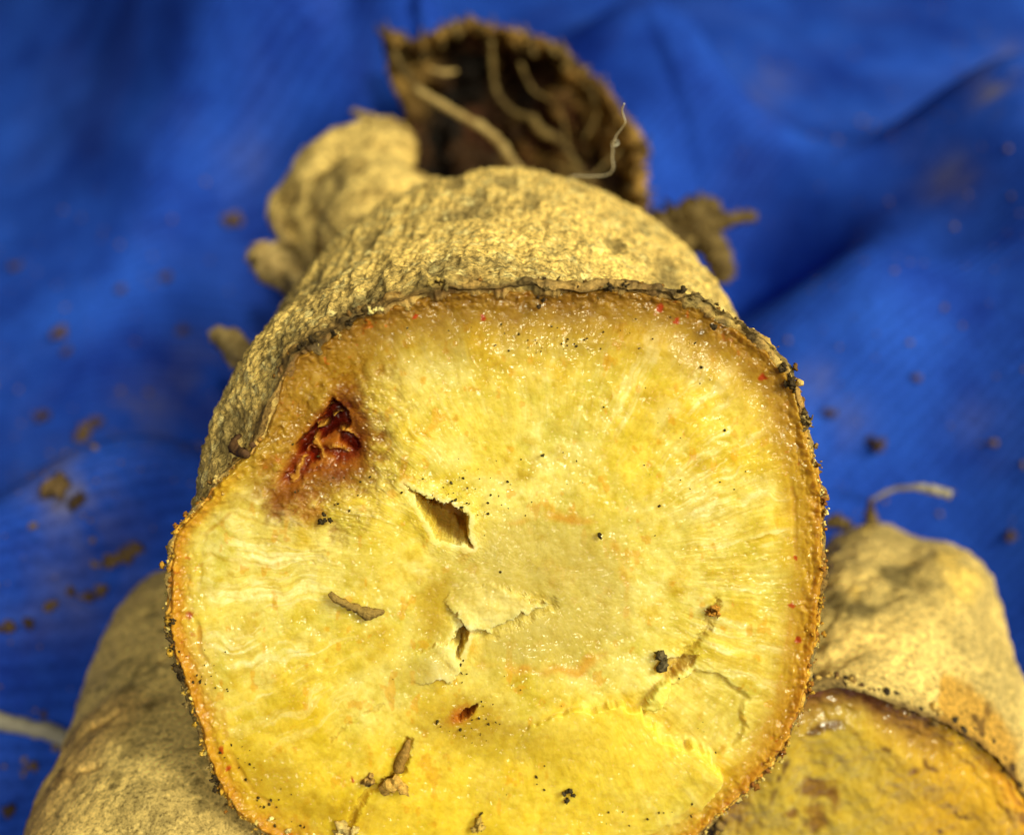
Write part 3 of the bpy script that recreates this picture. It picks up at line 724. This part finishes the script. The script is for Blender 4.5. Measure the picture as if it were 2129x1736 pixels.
# debris lying on the cut face
def dobj(name, V, F, mat, label, cat, col=None):
    o = from_vf(name, V, F, mat, col=col); tag(o, label, cat); return o
V, F = tube([PL.hit(u, v)+PL.n*h for u, v, h in [(687, 1228, .06), (700, 1240, .07), (722, 1253, .06), (745, 1262, .05), (765, 1270, .05), (782, 1272, .04), (800, 1268, .03)]], [.02, .04, .04, .045, .065, .05, .015], 10, .5, 5)
dobj('bark_sliver', V, F, M_CRUMB, 'curved grey-brown sliver of bark stuck on the left of the yellow cut face', 'debris', [srgb(150, 122, 62)]*len(V))
def clod_on_face(name, u, v, s, col, label, n=4, st=.6, seed=1):
    r2 = np.random.RandomState(seed); p = PL.hit(u, v)+PL.n*(.03+s*.3)
    o = crumbs(name, [p+PL.e1*r2.randn()*s*st+PL.e2*r2.randn()*s*st*1.2 for _ in range(n)], [s*.6]*n, [srgb(*col)]*n, M_GRIT, None, seed, fine=True)
    tag(o, label, 'debris'); return o
clod_on_face('soil_fragment', 1377, 1365, .075, (98, 86, 60), 'dark grey soil fragment on the cut face right of the core', 5, .55, 4)
clod_on_face('soil_fragment', 673, 1078, .035, (60, 50, 30), 'small black crumb just below the red rotten pocket', 4, .8, 5)
clod_on_face('soil_fragment', 1246, 1111, .03, (60, 50, 30), 'tiny dark seed-like speck on the cut face above the core', 2, .5, 6)
clod_on_face('soil_fragment', 1178, 1645, .04, (70, 60, 40), 'cluster of dark specks at the bottom of the cut face', 5, 1., 7)
clod_on_face('soil_fragment', 1128, 630, .04, (60, 48, 34), 'dark crumb under the top rim of the cut face', 3, .5, 8)
clod_on_face('soil_fragment', 1484, 677, .035, (66, 54, 36), 'dark crumb near the upper right rim of the cut face', 3, .7, 9)
def lump(u, v, s, col, label, seed):
    r2 = np.random.RandomState(seed); p = PL.hit(u, v)+PL.n*.03
    o = crumbs('sap_lump', [p+r2.randn(3)*s*.6 for _ in range(7)], [s*.65]*7, [srgb(*col)]*7, M_CRUMB, None, seed, fine=True); tag(o, label, 'debris')
lump(820, 1630, .10, (222, 176, 86), 'knobbly pale lump in the groove at the lower left of the cut face', 21)
lump(765, 1618, .055, (190, 150, 80), 'small translucent bead left of the knobbly pale lump', 22)
lump(722, 1722, .075, (226, 196, 120), 'pale crumb at the bottom end of the groove, at the frame edge', 23)
lump(992, 1712, .05, (200, 168, 84), 'small round bead on the yellow flesh at the bottom edge', 24)
lump(1478, 1268, .05, (200, 140, 50), 'orange-brown bead on the right side of the cut face', 25)
V, F = tube([PL.hit(u, v)+PL.n*.03 for u, v in [(852, 1535), (840, 1565), (828, 1600)]], [.015, .045, .05], 8, .6, 7)
dobj('bark_sliver', V, F, M_CRUMB, 'short brown sliver standing above the knobbly pale lump', 'debris', [srgb(170, 130, 60)]*len(V))

# fine grit over the cut face
Cc = []; Sc = []; Kc = []
cl = [(1150, 715, 130, 25), (1080, 1000, 120, 60), (960, 1020, 70, 60), (1400, 800, 150, 120), (700, 1010, 100, 60), (1420, 940, 120, 120), (1240, 1500, 260, 120), (1270, 1650, 200, 60), (480, 1600, 60, 60), (560, 1680, 60, 40), (980, 1480, 60, 60), (950, 1395, 22, 22), (430, 1390, 50, 60), (1400, 1690, 120, 40), (1200, 690, 300, 40)]
for k in range(300):
    a, b, w1, w2 = cl[rs.randint(len(cl))]; u = a+rs.randn()*w1*.6; v = b+rs.randn()*w2*.6
    if sdf(np.array([u]), np.array([v]), OUT)[0] > -15: continue
    Cc.append(PL.hit(u, v)+PL.n*.02); Sc.append(.006+.012*rs.rand()**3); Kc.append(srgb(70, 60, 30))
o = crumbs('grit', Cc, Sc, Kc, M_GRIT, None, 8); tag(o, 'fine dark soil grit sprinkled over the yellow cut face', 'grit', kind='stuff')

# hair tuft on the right rim
for k, pts in enumerate([[(1668, 880), (1680, 876), (1687, 872), (1690, 862)], [(1672, 884), (1684, 884), (1692, 890)], [(1664, 870), (1668, 862), (1670, 855)], [(1670, 890), (1680, 880), (1686, 880)], [(1668, 895), (1678, 890), (1684, 884)]]):
    V, F = tube([PL.hit(*q)-PL.n*(.04*(k % 2)) for q in pts], np.linspace(.022, .006, len(pts)), 6, .3, k)
    from_vf('root_hair', V, F, M_WOOD, main)

# ---------------------------------------------------------------- hollow dried crown behind
def crown():
    nu, nv = 220, 150
    out = [(800, 70), (835, 88), (875, 92), (905, 84), (930, 62), (985, 48), (1050, 66), (1110, 84), (1165, 100), (1185, 132), (1250, 175), (1290, 238), (1345, 305), (1330, 365), (1345, 430), (1345, 490), (1290, 560)]
    left = [(800, 70), (812, 150), (850, 240), (825, 300), (850, 360), (930, 430), (1050, 520)]
    O = np.array(out, float); Lf = np.array(left, float)
    def samp(Pn, t):
        s = np.concatenate([[0], np.cumsum(np.hypot(*np.diff(Pn, axis=0).T))]); s /= s[-1]
        return np.stack([np.interp(t, s, Pn[:, 0]), np.interp(t, s, Pn[:, 1])], -1)
    t = np.linspace(0, 1, nu)
    rim = samp(O, t); hub = samp(Lf, t**1.3)
    s = np.linspace(0, 1, nv)
    U = rim[:, None, 0]*(1-s[None])+hub[:, None, 0]*s[None]; V_ = rim[:, None, 1]*(1-s[None])+hub[:, None, 1]*s[None]
    S = np.broadcast_to(s, U.shape)
    D = 19.6 + 1.1*np.sin(np.pi*np.clip(S, 0, 1))**.7*ss(0, .25, t)[:, None] + .0*U       # bowl going away
    D = D + .9*f2(U*.012, V_*.008, 4, 3) + .55*f2(U*.035, V_*.02, 4, 5, .7)
    jag = (16*f2(t*16, t*0, 4, 8, .7)[:, None]+0)*(1-S)**5
    rdg = 1-np.abs(f2(U*.013+2*f2(U*.006, V_*.006, 2, 33), V_*.008, 4, 31, .6))*4; rdg = np.clip(rdg, 0, 1)*ss(880, 1080, U)*(1-.3*S)
    D = D - .45*rdg + .25*f2(U*.03, V_*.02, 3, 35)
    U = U+jag*.6; V_ = V_+jag
    d = FWD + RIGHT*((U[..., None]-1064.5)/K)+UP*((868-V_[..., None])/K); P = CL+d*D[..., None]
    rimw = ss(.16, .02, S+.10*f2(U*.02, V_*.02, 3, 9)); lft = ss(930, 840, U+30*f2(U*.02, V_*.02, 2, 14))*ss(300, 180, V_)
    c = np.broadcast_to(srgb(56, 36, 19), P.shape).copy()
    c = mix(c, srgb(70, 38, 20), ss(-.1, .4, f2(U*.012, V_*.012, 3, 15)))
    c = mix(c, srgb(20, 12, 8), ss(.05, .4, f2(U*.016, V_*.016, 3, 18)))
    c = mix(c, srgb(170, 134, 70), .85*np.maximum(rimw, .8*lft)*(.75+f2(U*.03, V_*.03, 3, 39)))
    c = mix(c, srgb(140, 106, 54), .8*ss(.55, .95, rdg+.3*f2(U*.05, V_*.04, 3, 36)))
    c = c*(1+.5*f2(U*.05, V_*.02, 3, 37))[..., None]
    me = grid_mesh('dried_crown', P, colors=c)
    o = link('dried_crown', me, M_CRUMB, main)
    md = o.modifiers.new('thickness', 'SOLIDIFY'); md.thickness = .16; md.offset = 0
    return o
cr_ = crown()
def cpt(u, v, d): return cp(u, v, d)
fib = [
    ([(862, 185, 19.0), (930, 225, 18.9), (1000, 265, 18.8), (1045, 305, 18.6), (1085, 365, 18.2)], [.09, .10, .10, .11, .11], 'long tan dried strand crossing the dark hollow'),
    ([(1020, 85, 19.6), (1025, 150, 19.9), (1035, 200, 20), (1070, 235, 20), (1105, 245, 19.8)], [.12, .11, .11, .12, .13], None),
    ([(1105, 245, 19.8), (1125, 270, 19.8), (1170, 300, 20), (1200, 350, 19.7), (1230, 400, 19.5)], [.2, .22, .14, .16, .2], None),
    ([(1080, 130, 19.6), (1110, 190, 19.8), (1160, 220, 19.9), (1180, 300, 19.8)], [.12, .1, .09, .06], None),
    ([(1160, 130, 19.4), (1195, 190, 19.7), (1190, 260, 19.8), (1180, 310, 19.8)], [.15, .12, .09, .06], None),
    ([(1230, 190, 19.4), (1240, 240, 19.7), (1215, 290, 19.8)], [.14, .1, .06], None),
    ([(905, 90, 19.5), (925, 120, 19.6), (935, 150, 19.4)], [.12, .12, .1], None),
    ([(895, 145, 19.3), (925, 152, 19.3), (950, 148, 19.4)], [.10, .15, .08], None),
    ([(815, 105, 19.5), (840, 150, 19.5), (870, 185, 19.2)], [.14, .16, .12], None),
    ([(840, 140, 19.5), (900, 175, 19.6), (935, 190, 19.6)], [.12, .12, .06], None),
    ([(1300, 250, 19.4), (1335, 320, 19.4), (1320, 380, 19.4), (1340, 450, 19.3), (1300, 500, 18.8)], [.18, .2, .16, .2, .18], None),
    ([(1150, 340, 19.2), (1220, 370, 19.1), (1270, 330, 19.3), (1290, 310, 19.4)], [.1, .15, .1, .05], None),
    ([(1190, 380, 18.9), (1240, 430, 18.8), (1290, 450, 18.9)], [.14, .16, .1], None),
    ([(850, 285, 18.7), (880, 300, 18.8), (905, 290, 18.9), (915, 260, 19)], [.1, .08, .07, .04], None),
    ([(870, 350, 18.4), (885, 335, 18.4), (900, 345, 18.5)], [.05, .08, .04], None),
    ([(770, 240, 18.2), (800, 265, 18.2), (828, 275, 18.2)], [.14, .18, .16], None),
]
for k, (pts, r, lab) in enumerate(fib):
    if k in (4, 6, 9, 10, 13, 14): continue
    V, F = tube([cp(q[0], q[1], q[2]-.25) for q in pts], [x*(.66 if k == 0 else (.4 if k in (1, 2, 8, 15) else .3)) for x in r], 9, .55, k+1, 6)
    o = from_vf('dried_strand', V, F, M_ROOTLET if k == 0 or k in (7, 15) else M_WOOD, cr_)
    if lab: o['label'] = lab
# outward sheet crumbs on rim
rim = [(800, 70), (812, 66), (835, 88), (875, 92), (905, 80), (930, 58), (985, 44), (1050, 66), (1110, 84), (1165, 100), (1185, 132), (1250, 175), (1290, 238), (1345, 305), (1330, 365), (1345, 430), (1345, 490)]
Cc = []; Sc = []; Kc = []
for k in range(420):
    i = rs.randint(len(rim)-1); f = rs.rand(); u = rim[i][0]*(1-f)+rim[i+1][0]*f + rs.randn()*7; v = rim[i][1]*(1-f)+rim[i+1][1]*f+abs(rs.randn())*9
    Cc.append(cp(u, v, 19.5+rs.randn()*.12)); Sc.append(.02+.05*rs.rand()**2); Kc.append(srgb(*random.Random(k).choice([(170, 134, 70), (140, 106, 52), (96, 70, 34)])))
o = crumbs('rim_fuzz', Cc, Sc, Kc, M_CRUMB, cr_, 9); o['kind'] = 'stuff'

FV = []; FF = []
for k in range(90):
    i = rs.randint(len(rim)-1); f = rs.rand(); u = rim[i][0]*(1-f)+rim[i+1][0]*f; v = rim[i][1]*(1-f)+rim[i+1][1]*f
    du = (u-1050)*.03+rs.randn()*9; dv = (v-330)*.045+rs.randn()*9; d0 = 19.5+rs.randn()*.1
    V, F = tube([cp(u-du, v-dv+6, d0), cp(u+du*.3, v+dv*.3+4, d0+rs.randn()*.1), cp(u+du, v+dv, d0+rs.randn()*.15)], [.06, .045, .012], 5, .5, k, 3)
    FF += [tuple(x+len(FV) for x in q) for q in F]; FV += V
o = from_vf('rim_fibres', FV, FF, M_WOOD, cr_); o['kind'] = 'stuff'

# rootlets sprouting from the root
def root(name, pts, r, mat, parent=main, seed=1, label=None, cat=None, seg=10):
    V, F = tube([cp(*q) for q in pts], r, seg+4, .75, seed, 8); o = from_vf(name, V, F, mat, parent)
    if cat: tag(o, label, cat)
    elif label: o['label'] = label
    return o
root('rootlet', [(735, 232, 18.6), (760, 245, 18.4), (790, 262, 18.2), (830, 285, 18)], [.05, .07, .1, .12], M_ROOTLET, seed=2)
root('rootlet', [(540, 505, 17.2), (548, 530, 17.2), (572, 555, 17.1), (605, 585, 16.8), (640, 600, 16)], [.10, .22, .24, .20, .15], M_ROOTLET, seed=3, label='stubby side rootlet with a rounded tip')
root('rootlet', [(572, 450, 17.6), (578, 480, 17.6), (600, 510, 17.4)], [.03, .06, .1], M_ROOTLET, seed=4)
root('rootlet', [(448, 695, 15.8), (475, 705, 15.6), (500, 730, 15.2), (540, 765, 14.4)], [.10, .16, .18, .2], M_ROOTLET, seed=5)
br = [([(1335, 500, 19), (1390, 478, 18.6), (1440, 450, 18.4), (1500, 432, 18.3)], [.3, .34, .3, .12]),
      ([(1400, 500, 18.7), (1450, 470, 18.4), (1520, 455, 18.3), (1572, 450, 18.3)], [.26, .22, .12, .07]),
      ([(1440, 470, 18.4), (1475, 500, 18.3), (1500, 550, 18.2), (1498, 590, 18.2)], [.2, .2, .24, .10]),
      ([(1330, 520, 18.6), (1390, 515, 18.5), (1440, 500, 18.4), (1480, 480, 18.4)], [.24, .24, .22, .1])]
for k, (p, r) in enumerate(br): root('rootlet', p, r, M_WOOD, seed=10+k)

# curled white thread standing on the crown of the skin
V, F = tube([cp(u, v, d) for u, v, d in [(1178, 386, 13.70), (1182, 375, 13.59), (1190, 366, 13.48), (1225, 367, 13.36), (1262, 364, 13.25), (1275, 350, 13.14), (1273, 330, 13.03), (1274, 310, 12.92), (1272, 297, 12.81), (1280, 292, 12.69), (1286, 299, 12.58), (1277, 303, 12.47), (1280, 285, 12.36), (1292, 268, 12.25), (1300, 255, 12.14), (1296, 240, 12.02), (1294, 228, 11.91), (1298, 216, 11.80)]], [.0075]*18, 6, .1, 3, 5)
tag(from_vf('thread', V, F, M_THREAD), 'thin curled white thread rising from the top of the large tuber', 'thread')

# ---------------------------------------------------------------- RIGHT TUBER
rt = empty('cut_tuber', cp(1800, 1900, 14), 'smaller tuber at the lower right with a brown-edged greenish yellow cut face', 'tuber')
PR = Plane(1800, 1790, 13.0, (0.12, -math.sin(math.radians(22)), math.cos(math.radians(22))))
OR = [(1520, 1620), (1570, 1520), (1640, 1462), (1690, 1440), (1740, 1431), (1802, 1440), (1856, 1465), (1949, 1500), (2010, 1530), (2070, 1575), (2120, 1640), (2160, 1760), (2170, 1900), (2100, 2050), (1900, 2120), (1700, 2120), (1560, 2020), (1490, 1880), (1490, 1720)]
def right_face(u, v, A, B, E, th):
    Epx = E/13*K; big = f2(u*.006, v*.006, 3, 120); med = f2(u*.016, v*.016, 4, 123); fin = f2(u*.05, v*.05, 3, 126)
    c = np.broadcast_to(srgb(200, 168, 60), u.shape+(3,)).copy()
    c = mix(c, srgb(196, 172, 84), .5*ss(0, .5, f2(u*.02, v*.03, 4, 128)))
    c = mix(c, srgb(206, 160, 44), ss(1750, 2000, u+40*big))
    c = mix(c, srgb(176, 152, 62), .5*ss(0, .5, med)*ss(1900, 1700, u))
    band = ss(110, 40, Epx+30*med)*ss(.2, .6, np.sin(th))
    c = mix(c, srgb(134, 92, 42), .85*band*ss(2010, 1930, u)); c = mix(c, srgb(98, 48, 28), .8*ss(50, 15, Epx+20*fin)*ss(.3, .7, np.sin(th))*ss(1930, 1830, u))
    c = mix(c, srgb(84, 40, 24), .8*ss(12, 2, np.abs(Epx-100-20*big))*ss(-.2, .3, f2(u*.03, v*.03, 3, 130))*ss(.4, .8, np.sin(th)))
    for x, y, rx, ry in [(1690, 1640, 30, 14), (1700, 1700, 26, 22), (1640, 1690, 16, 10), (1900, 1600, 20, 10), (1735, 1665, 10, 30), (1880, 1740, 30, 10), (2060, 1700, 24, 8)]:
        c = mix(c, srgb(116, 66, 24), .75*ss(1.5, .2, np.hypot((u-x)/rx, (v-y)/ry)+1.3*med+.8*fin))
    c = mix(c, srgb(88, 56, 30), .8*ss(.45, .6, f2(u*.04, v*.04, 3, 135))*ss(1850, 1950, u))
    c = mix(c, srgb(226, 160, 46), .8*ss(50, 20, Epx)*ss(.6, .9, np.cos(th)))
    h = .06*big+.05*med+.02*fin - .12*ss(110, 50, Epx)*ss(.3, .8, np.sin(th)) + .03*f2(u*.09, v*.09, 2, 140)*ss(130, 30, Epx)
    return h, np.clip(c, 0, 1), None
P, c, th2, R2 = cut_face(PR, OR, 130, 500, right_face, .05, 6)
E2 = P[-1].copy(); link('cut_face', grid_mesh('cut_face', P, True, colors=c), M_FLESH2, rt)
PATCH = [(1955, 1512), (1948, 1450), (1958, 1395), (1990, 1388), (2046, 1440), (2090, 1500), (2120, 1560), (2140, 1680), (2060, 1600)]
def right_skin(P, dist, th):
    u, v, _ = proj(P)
    d = .12*f3(P*.6, 3, 31)+.07*f3(P*2, 3, 32, .6)+.04*f3(P*6, 2, 33)
    k = ss(10, -12, sdf(u+26*f3(P*3, 4, 36, .7), v+26*f3(P*3, 4, 37, .7), PATCH)); d = d*(1-.8*k)-.06*k
    d = d*ss(0, .4, dist+.05)
    # knuckles on the far end and the right shoulder
    for (x, y, r, a) in [(1960, 1190, 60, .22), (2020, 1230, 60, .18), (1830, 1090, 60, .15), (1760, 1120, 60, .1)]:
        d = d + a*np.exp(-((u-x)**2+(v-y)**2)/r**2)
    c = np.broadcast_to(srgb(250, 220, 144), P.shape).copy()
    c = mix(c, srgb(170, 150, 98), .6*ss(-.05, .4, f3(P*1.1, 3, 34)+.25*ss(1300, 1200, v)))
    for (x, y, rx, ry) in [(1790, 1270, 50, 22), (1730, 1250, 40, 20), (1860, 1200, 40, 22)]:
        c = mix(c, srgb(84, 74, 48), .75*ss(1.3, .4, np.hypot((u-x)/rx, (v-y)/ry)+.5*f3(P*3, 2, 38)))
    for (x, y, r) in [(1985, 1240, 38), (1960, 1190, 26), (1800, 1110, 22), (1780, 1235, 14)]:
        c = mix(c, srgb(250, 214, 118), .8*ss(1.3, .4, np.hypot(u-x, v-y)/r+.4*f3(P*3, 2, 39)))
    c = mix(c, srgb(206, 158, 66), .9*k); c = mix(c, srgb(100, 70, 36), .8*k*ss(.3, .5, f3(P*4, 2, 41)))
    c = mix(c, srgb(84, 58, 36), .8*ss(.14, 0, dist+.08*f3(P*5, 2, 43)))
    return d, np.clip(c, 0, 1)
RR_ = [(1805, 1640, 13.6, 350, 330), (1815, 1500, 14.4, 325, 290), (1825, 1370, 15.4, 275, 225), (1820, 1270, 16.4, 212, 162), (1802, 1200, 17.2, 150, 104), (1798, 1180, 17.6, 90, 54), (1810, 1175, 17.7, 3, 3)]
P, c = cut_body(PR, R2, th2, RR_, 220, right_skin, 1.2); P[0] = E2
link('skin', grid_mesh('skin', P[:, ::-1], True, colors=c[:, ::-1]), M_SKIN, rt)
Cc = []; Sc = []; Kc = []
for k in range(500):
    i = rs.randint(len(E2)); e = E2[i]
    if math.sin(th2[i]) < .1: continue
    Cc.append(e+rs.randn(3)*.035); Sc.append(.02+.04*rs.rand()**2); Kc.append(srgb(*random.Random(k).choice([(96, 70, 40), (60, 48, 34), (150, 120, 66), (214, 176, 92)])))
o = crumbs('rim_crust', Cc, Sc, Kc, M_CRUMB, rt, 15); o['kind'] = 'stuff'
root('dry_stalk', [(1812, 1090, 16.7), (1808, 1060, 16.6), (1812, 1035, 16.5)], [.10, .06, .025], M_WOOD, rt, 21)
root('dry_stalk', [(1815, 1038, 16.5), (1850, 1020, 16.4), (1900, 1013, 16.2), (1940, 1018, 16.1), (1978, 1030, 16.0)], [.02, .03, .045, .065, .05], M_PALE, rt, 22)
root('dry_stalk', [(1715, 1090, 16.6), (1740, 1085, 16.6), (1770, 1092, 16.5)], [.05, .1, .08], M_WOOD, rt, 23)

# tuber peeking in at the far right edge
P = blob(cp(2215, 1680, 15.3), [c2w(.9, .1, 0), c2w(-.2, 1.7, 0), c2w(0, .3, 1.0)], 90, .14, 1.6, 12, 4)
o = link('whole_tuber', grid_mesh('whole_tuber', P, True, colors=np.broadcast_to(srgb(190, 162, 100), P.shape)), M_SKIN)
tag(o, 'sliver of another dusty tuber cut off by the right edge of the picture', 'tuber')

# ---------------------------------------------------------------- LEFT TUBER
lt = empty('whole_tuber', cp(380, 1700, 15), 'uncut dusty tan tuber tapering upward at the lower left', 'tuber')
def left_body():
    rings = [(395, 1192, 16.9, 3, 3), (385, 1205, 16.6, 60, 45), (378, 1240, 16.3, 105, 90), (372, 1330, 15.6, 150, 140), (375, 1450, 14.9, 195, 190), (385, 1560, 14.2, 240, 230), (390, 1680, 13.5, 295, 280), (395, 1820, 12.9, 345, 330), (400, 2000, 12.4, 370, 350), (400, 2160, 12.2, 300, 290), (400, 2240, 12.1, 120, 120), (400, 2250, 12.1, 3, 3)]
    r = np.array(rings, float); n = len(r); ks = np.linspace(0, n-1, 330); th = np.linspace(0, 2*math.pi, 420, endpoint=False)
    def I(a):
        y = np.array(a, float); i = np.clip(np.floor(ks).astype(int), 0, n-2); f = ks-i
        if y.ndim > 1: f = f[:, None]
        p0, p1, p2, p3 = y[np.maximum(i-1, 0)], y[i], y[i+1], y[np.minimum(i+2, n-1)]
        return .5*((2*p1)+(-p0+p2)*f+(2*p0-5*p1+4*p2-p3)*f**2+(-p0+3*p1-3*p2+p3)*f**3)
    C = I([cp(*q[:3]) for q in rings]); rx = np.maximum(I(r[:, 3]*r[:, 2]/K), .02); ry = np.maximum(I(r[:, 4]*r[:, 2]/K), .02)
    ax = C[-60]-C[60]; ax /= np.linalg.norm(ax)
    e1 = RIGHT-ax*(RIGHT@ax); e1 /= np.linalg.norm(e1); e2 = np.cross(ax, e1)
    P = C[:, None]+rx[:, None, None]*np.cos(th)[None, :, None]*e1+ry[:, None, None]*np.sin(th)[None, :, None]*e2
    nn = P-C[:, None]; nn /= np.linalg.norm(nn, axis=-1, keepdims=True)
    d = .10*f3(P*.7, 3, 51)+.05*f3(P*2.4, 3, 52, .6)+.02*f3(P*8, 2, 53)
    u, v, _ = proj(P)
    gr = ss(12, 0, sdf(u, v, [(190, 1690-20), (235, 1655), (255, 1640)], False)+0*u)
    for pts, w, dp in [([(190, 1510), (215, 1500), (245, 1480)], 9, .12), ([(335, 1375), (360, 1355)], 9, .10), ([(170, 1600), (210, 1590)], 8, .05)]:
        s = ss(w, 0, sdf(u, v, pts, False)); d = d-dp*s
    P = P+nn*d[..., None]
    c = np.broadcast_to(srgb(248, 218, 142), P.shape).copy()
    c = mix(c, srgb(150, 130, 84), .6*ss(0, .45, f3(P*.9, 3, 55)))
    c = mix(c, srgb(98, 86, 54), .55*ss(.2, .5, f3(P*3.5, 3, 56, .6)))
    c = mix(c, srgb(186, 120, 60), .35*ss(.25, .5, f3(P*.5, 2, 58)))
    return grid_mesh('skin', P, True, colors=np.clip(c, 0, 1))
link('skin', left_body(), M_SKIN, lt)
# pale stalk lying on the cloth, running out of frame at the left
pts = []
for u, v in [(-60, 1478), (0, 1505), (60, 1525), (110, 1533), (170, 1560)]:
    pts.append(on_cloth(u, v, .12))
V, F = tube(pts, [.10, .12, .12, .13, .1], 10, .2, 4)
tag(from_vf('dry_stalk', V, F, M_PALE), 'pale dry stalk lying on the blue cloth behind the lower left tuber', 'stalk')

# ---------------------------------------------------------------- crumbs of soil on the cloth
CR = [(487, 470, .26, 'brown crumb alone on the blue cloth just left of the stubby rootlet'),
      (345, 582, .13, 'small brown crumb on the lit cloth between the dark upper fold and the left rootlet'),
      (382, 695, .14, 'small brown crumb on the cloth level with the pointed left rootlet'),
      (255, 608, .13, 'small brown crumb on the lit cloth, further left of the one beside the dark fold'),
      (125, 700, .2, 'reddish brown crumb near the left edge, upper of two close together'),
      (140, 738, .12, 'small crumb near the left edge, lower of two close together'),
      (88, 868, .17, 'brown crumb above left of the flattish tan crumb'),
      (178, 905, .22, 'flattish tan crumb on the cloth above the large clod at the left'),
      (205, 885, .15, 'crumb touching the upper right end of the flattish tan crumb'),
      (115, 1025, .28, 'largest tan clod on the cloth at the left, beside the dark fold'),
      (160, 1050, .18, 'crumb just right of the largest tan clod'),
      (275, 1155, .2, 'tan crumb on the cloth nearest the tip of the lower left tuber'),
      (232, 1172, .17, 'crumb just left of the tan crumb at the lower left tuber tip'),
      (215, 1235, .14, 'crumb beside the upper left flank of the lower left tuber'),
      (190, 1250, .13, 'crumb just left of the one beside the flank of the lower left tuber'),
      (150, 1235, .1, 'small crumb, last in the row running left from the lower left tuber'),
      (110, 1270, .14, 'crumb midway between the left edge and the flank of the lower left tuber'),
      (60, 1300, .12, 'right one of two small crumbs at the left edge above the pale stalk'),
      (25, 1310, .14, 'left one of two small crumbs at the left edge above the pale stalk'),
      (1820, 937, .2, 'round brown crumb on the cloth above the lower right tuber'),
      (1722, 868, .12, 'small crumb on the cloth close to the right rim of the large cut face'),
      (2100, 1120, .12, 'small crumb on the dark cloth right of the lower right tuber, at the frame edge'),
      (1905, 790, .1, 'small crumb in the dark fold, highest of those at the right'),
      (2060, 930, .1, 'small crumb in the dark fold right of the round brown crumb'),
      (95, 1490, .08, 'tiny crumb just above the pale stalk at the lower left'),
      (70, 1600, .1, 'small crumb just below the pale stalk at the lower left'),
      (25, 1690, .12, 'small crumb in the lower left corner'),
      (30, 560, .12, 'small crumb at the left edge, highest on that side')]
for k, (u, v, s, lab) in enumerate(CR):
    p = on_cloth(u, v, s*.35)
    g = 'soil crumbs strewn over the cloth'
    n = 6; s *= .8; r2 = np.random.RandomState(300+k)
    V = []; 
    o = crumbs('soil_crumb', [np.zeros(3)+np.append(r2.randn(2)*s*.35, abs(r2.randn())*s*.15) for _ in range(n)], [s*.5]*n, [srgb(*random.Random(k).choice([(98, 78, 56), (116, 94, 64), (78, 62, 46)]))]*n, M_GRIT, None, 300+k, fine=True)
    o.location = Vector([float(x) for x in p])
    tag(o, lab, 'crumb', g)
Cc = []; Sc = []; Kc = []
for k in range(420):
    if rs.rand() < .55: u, v = rs.rand()*520, 550+rs.rand()*1150
    else: u, v = 1500+rs.rand()*629, rs.rand()*1200
    x, y = gpt(u, v); h = float(cloth_h(np.array([x]), np.array([y]))[0])
    Cc.append(np.array([x, y, h+.02])); Sc.append(.015+.05*rs.rand()**3); Kc.append(srgb(130, 108, 78))
o = crumbs('soil_dust', Cc, Sc, Kc, M_GRIT, None, 31); tag(o, 'fine pale soil dust scattered across the blue cloth', 'soil', kind='stuff')
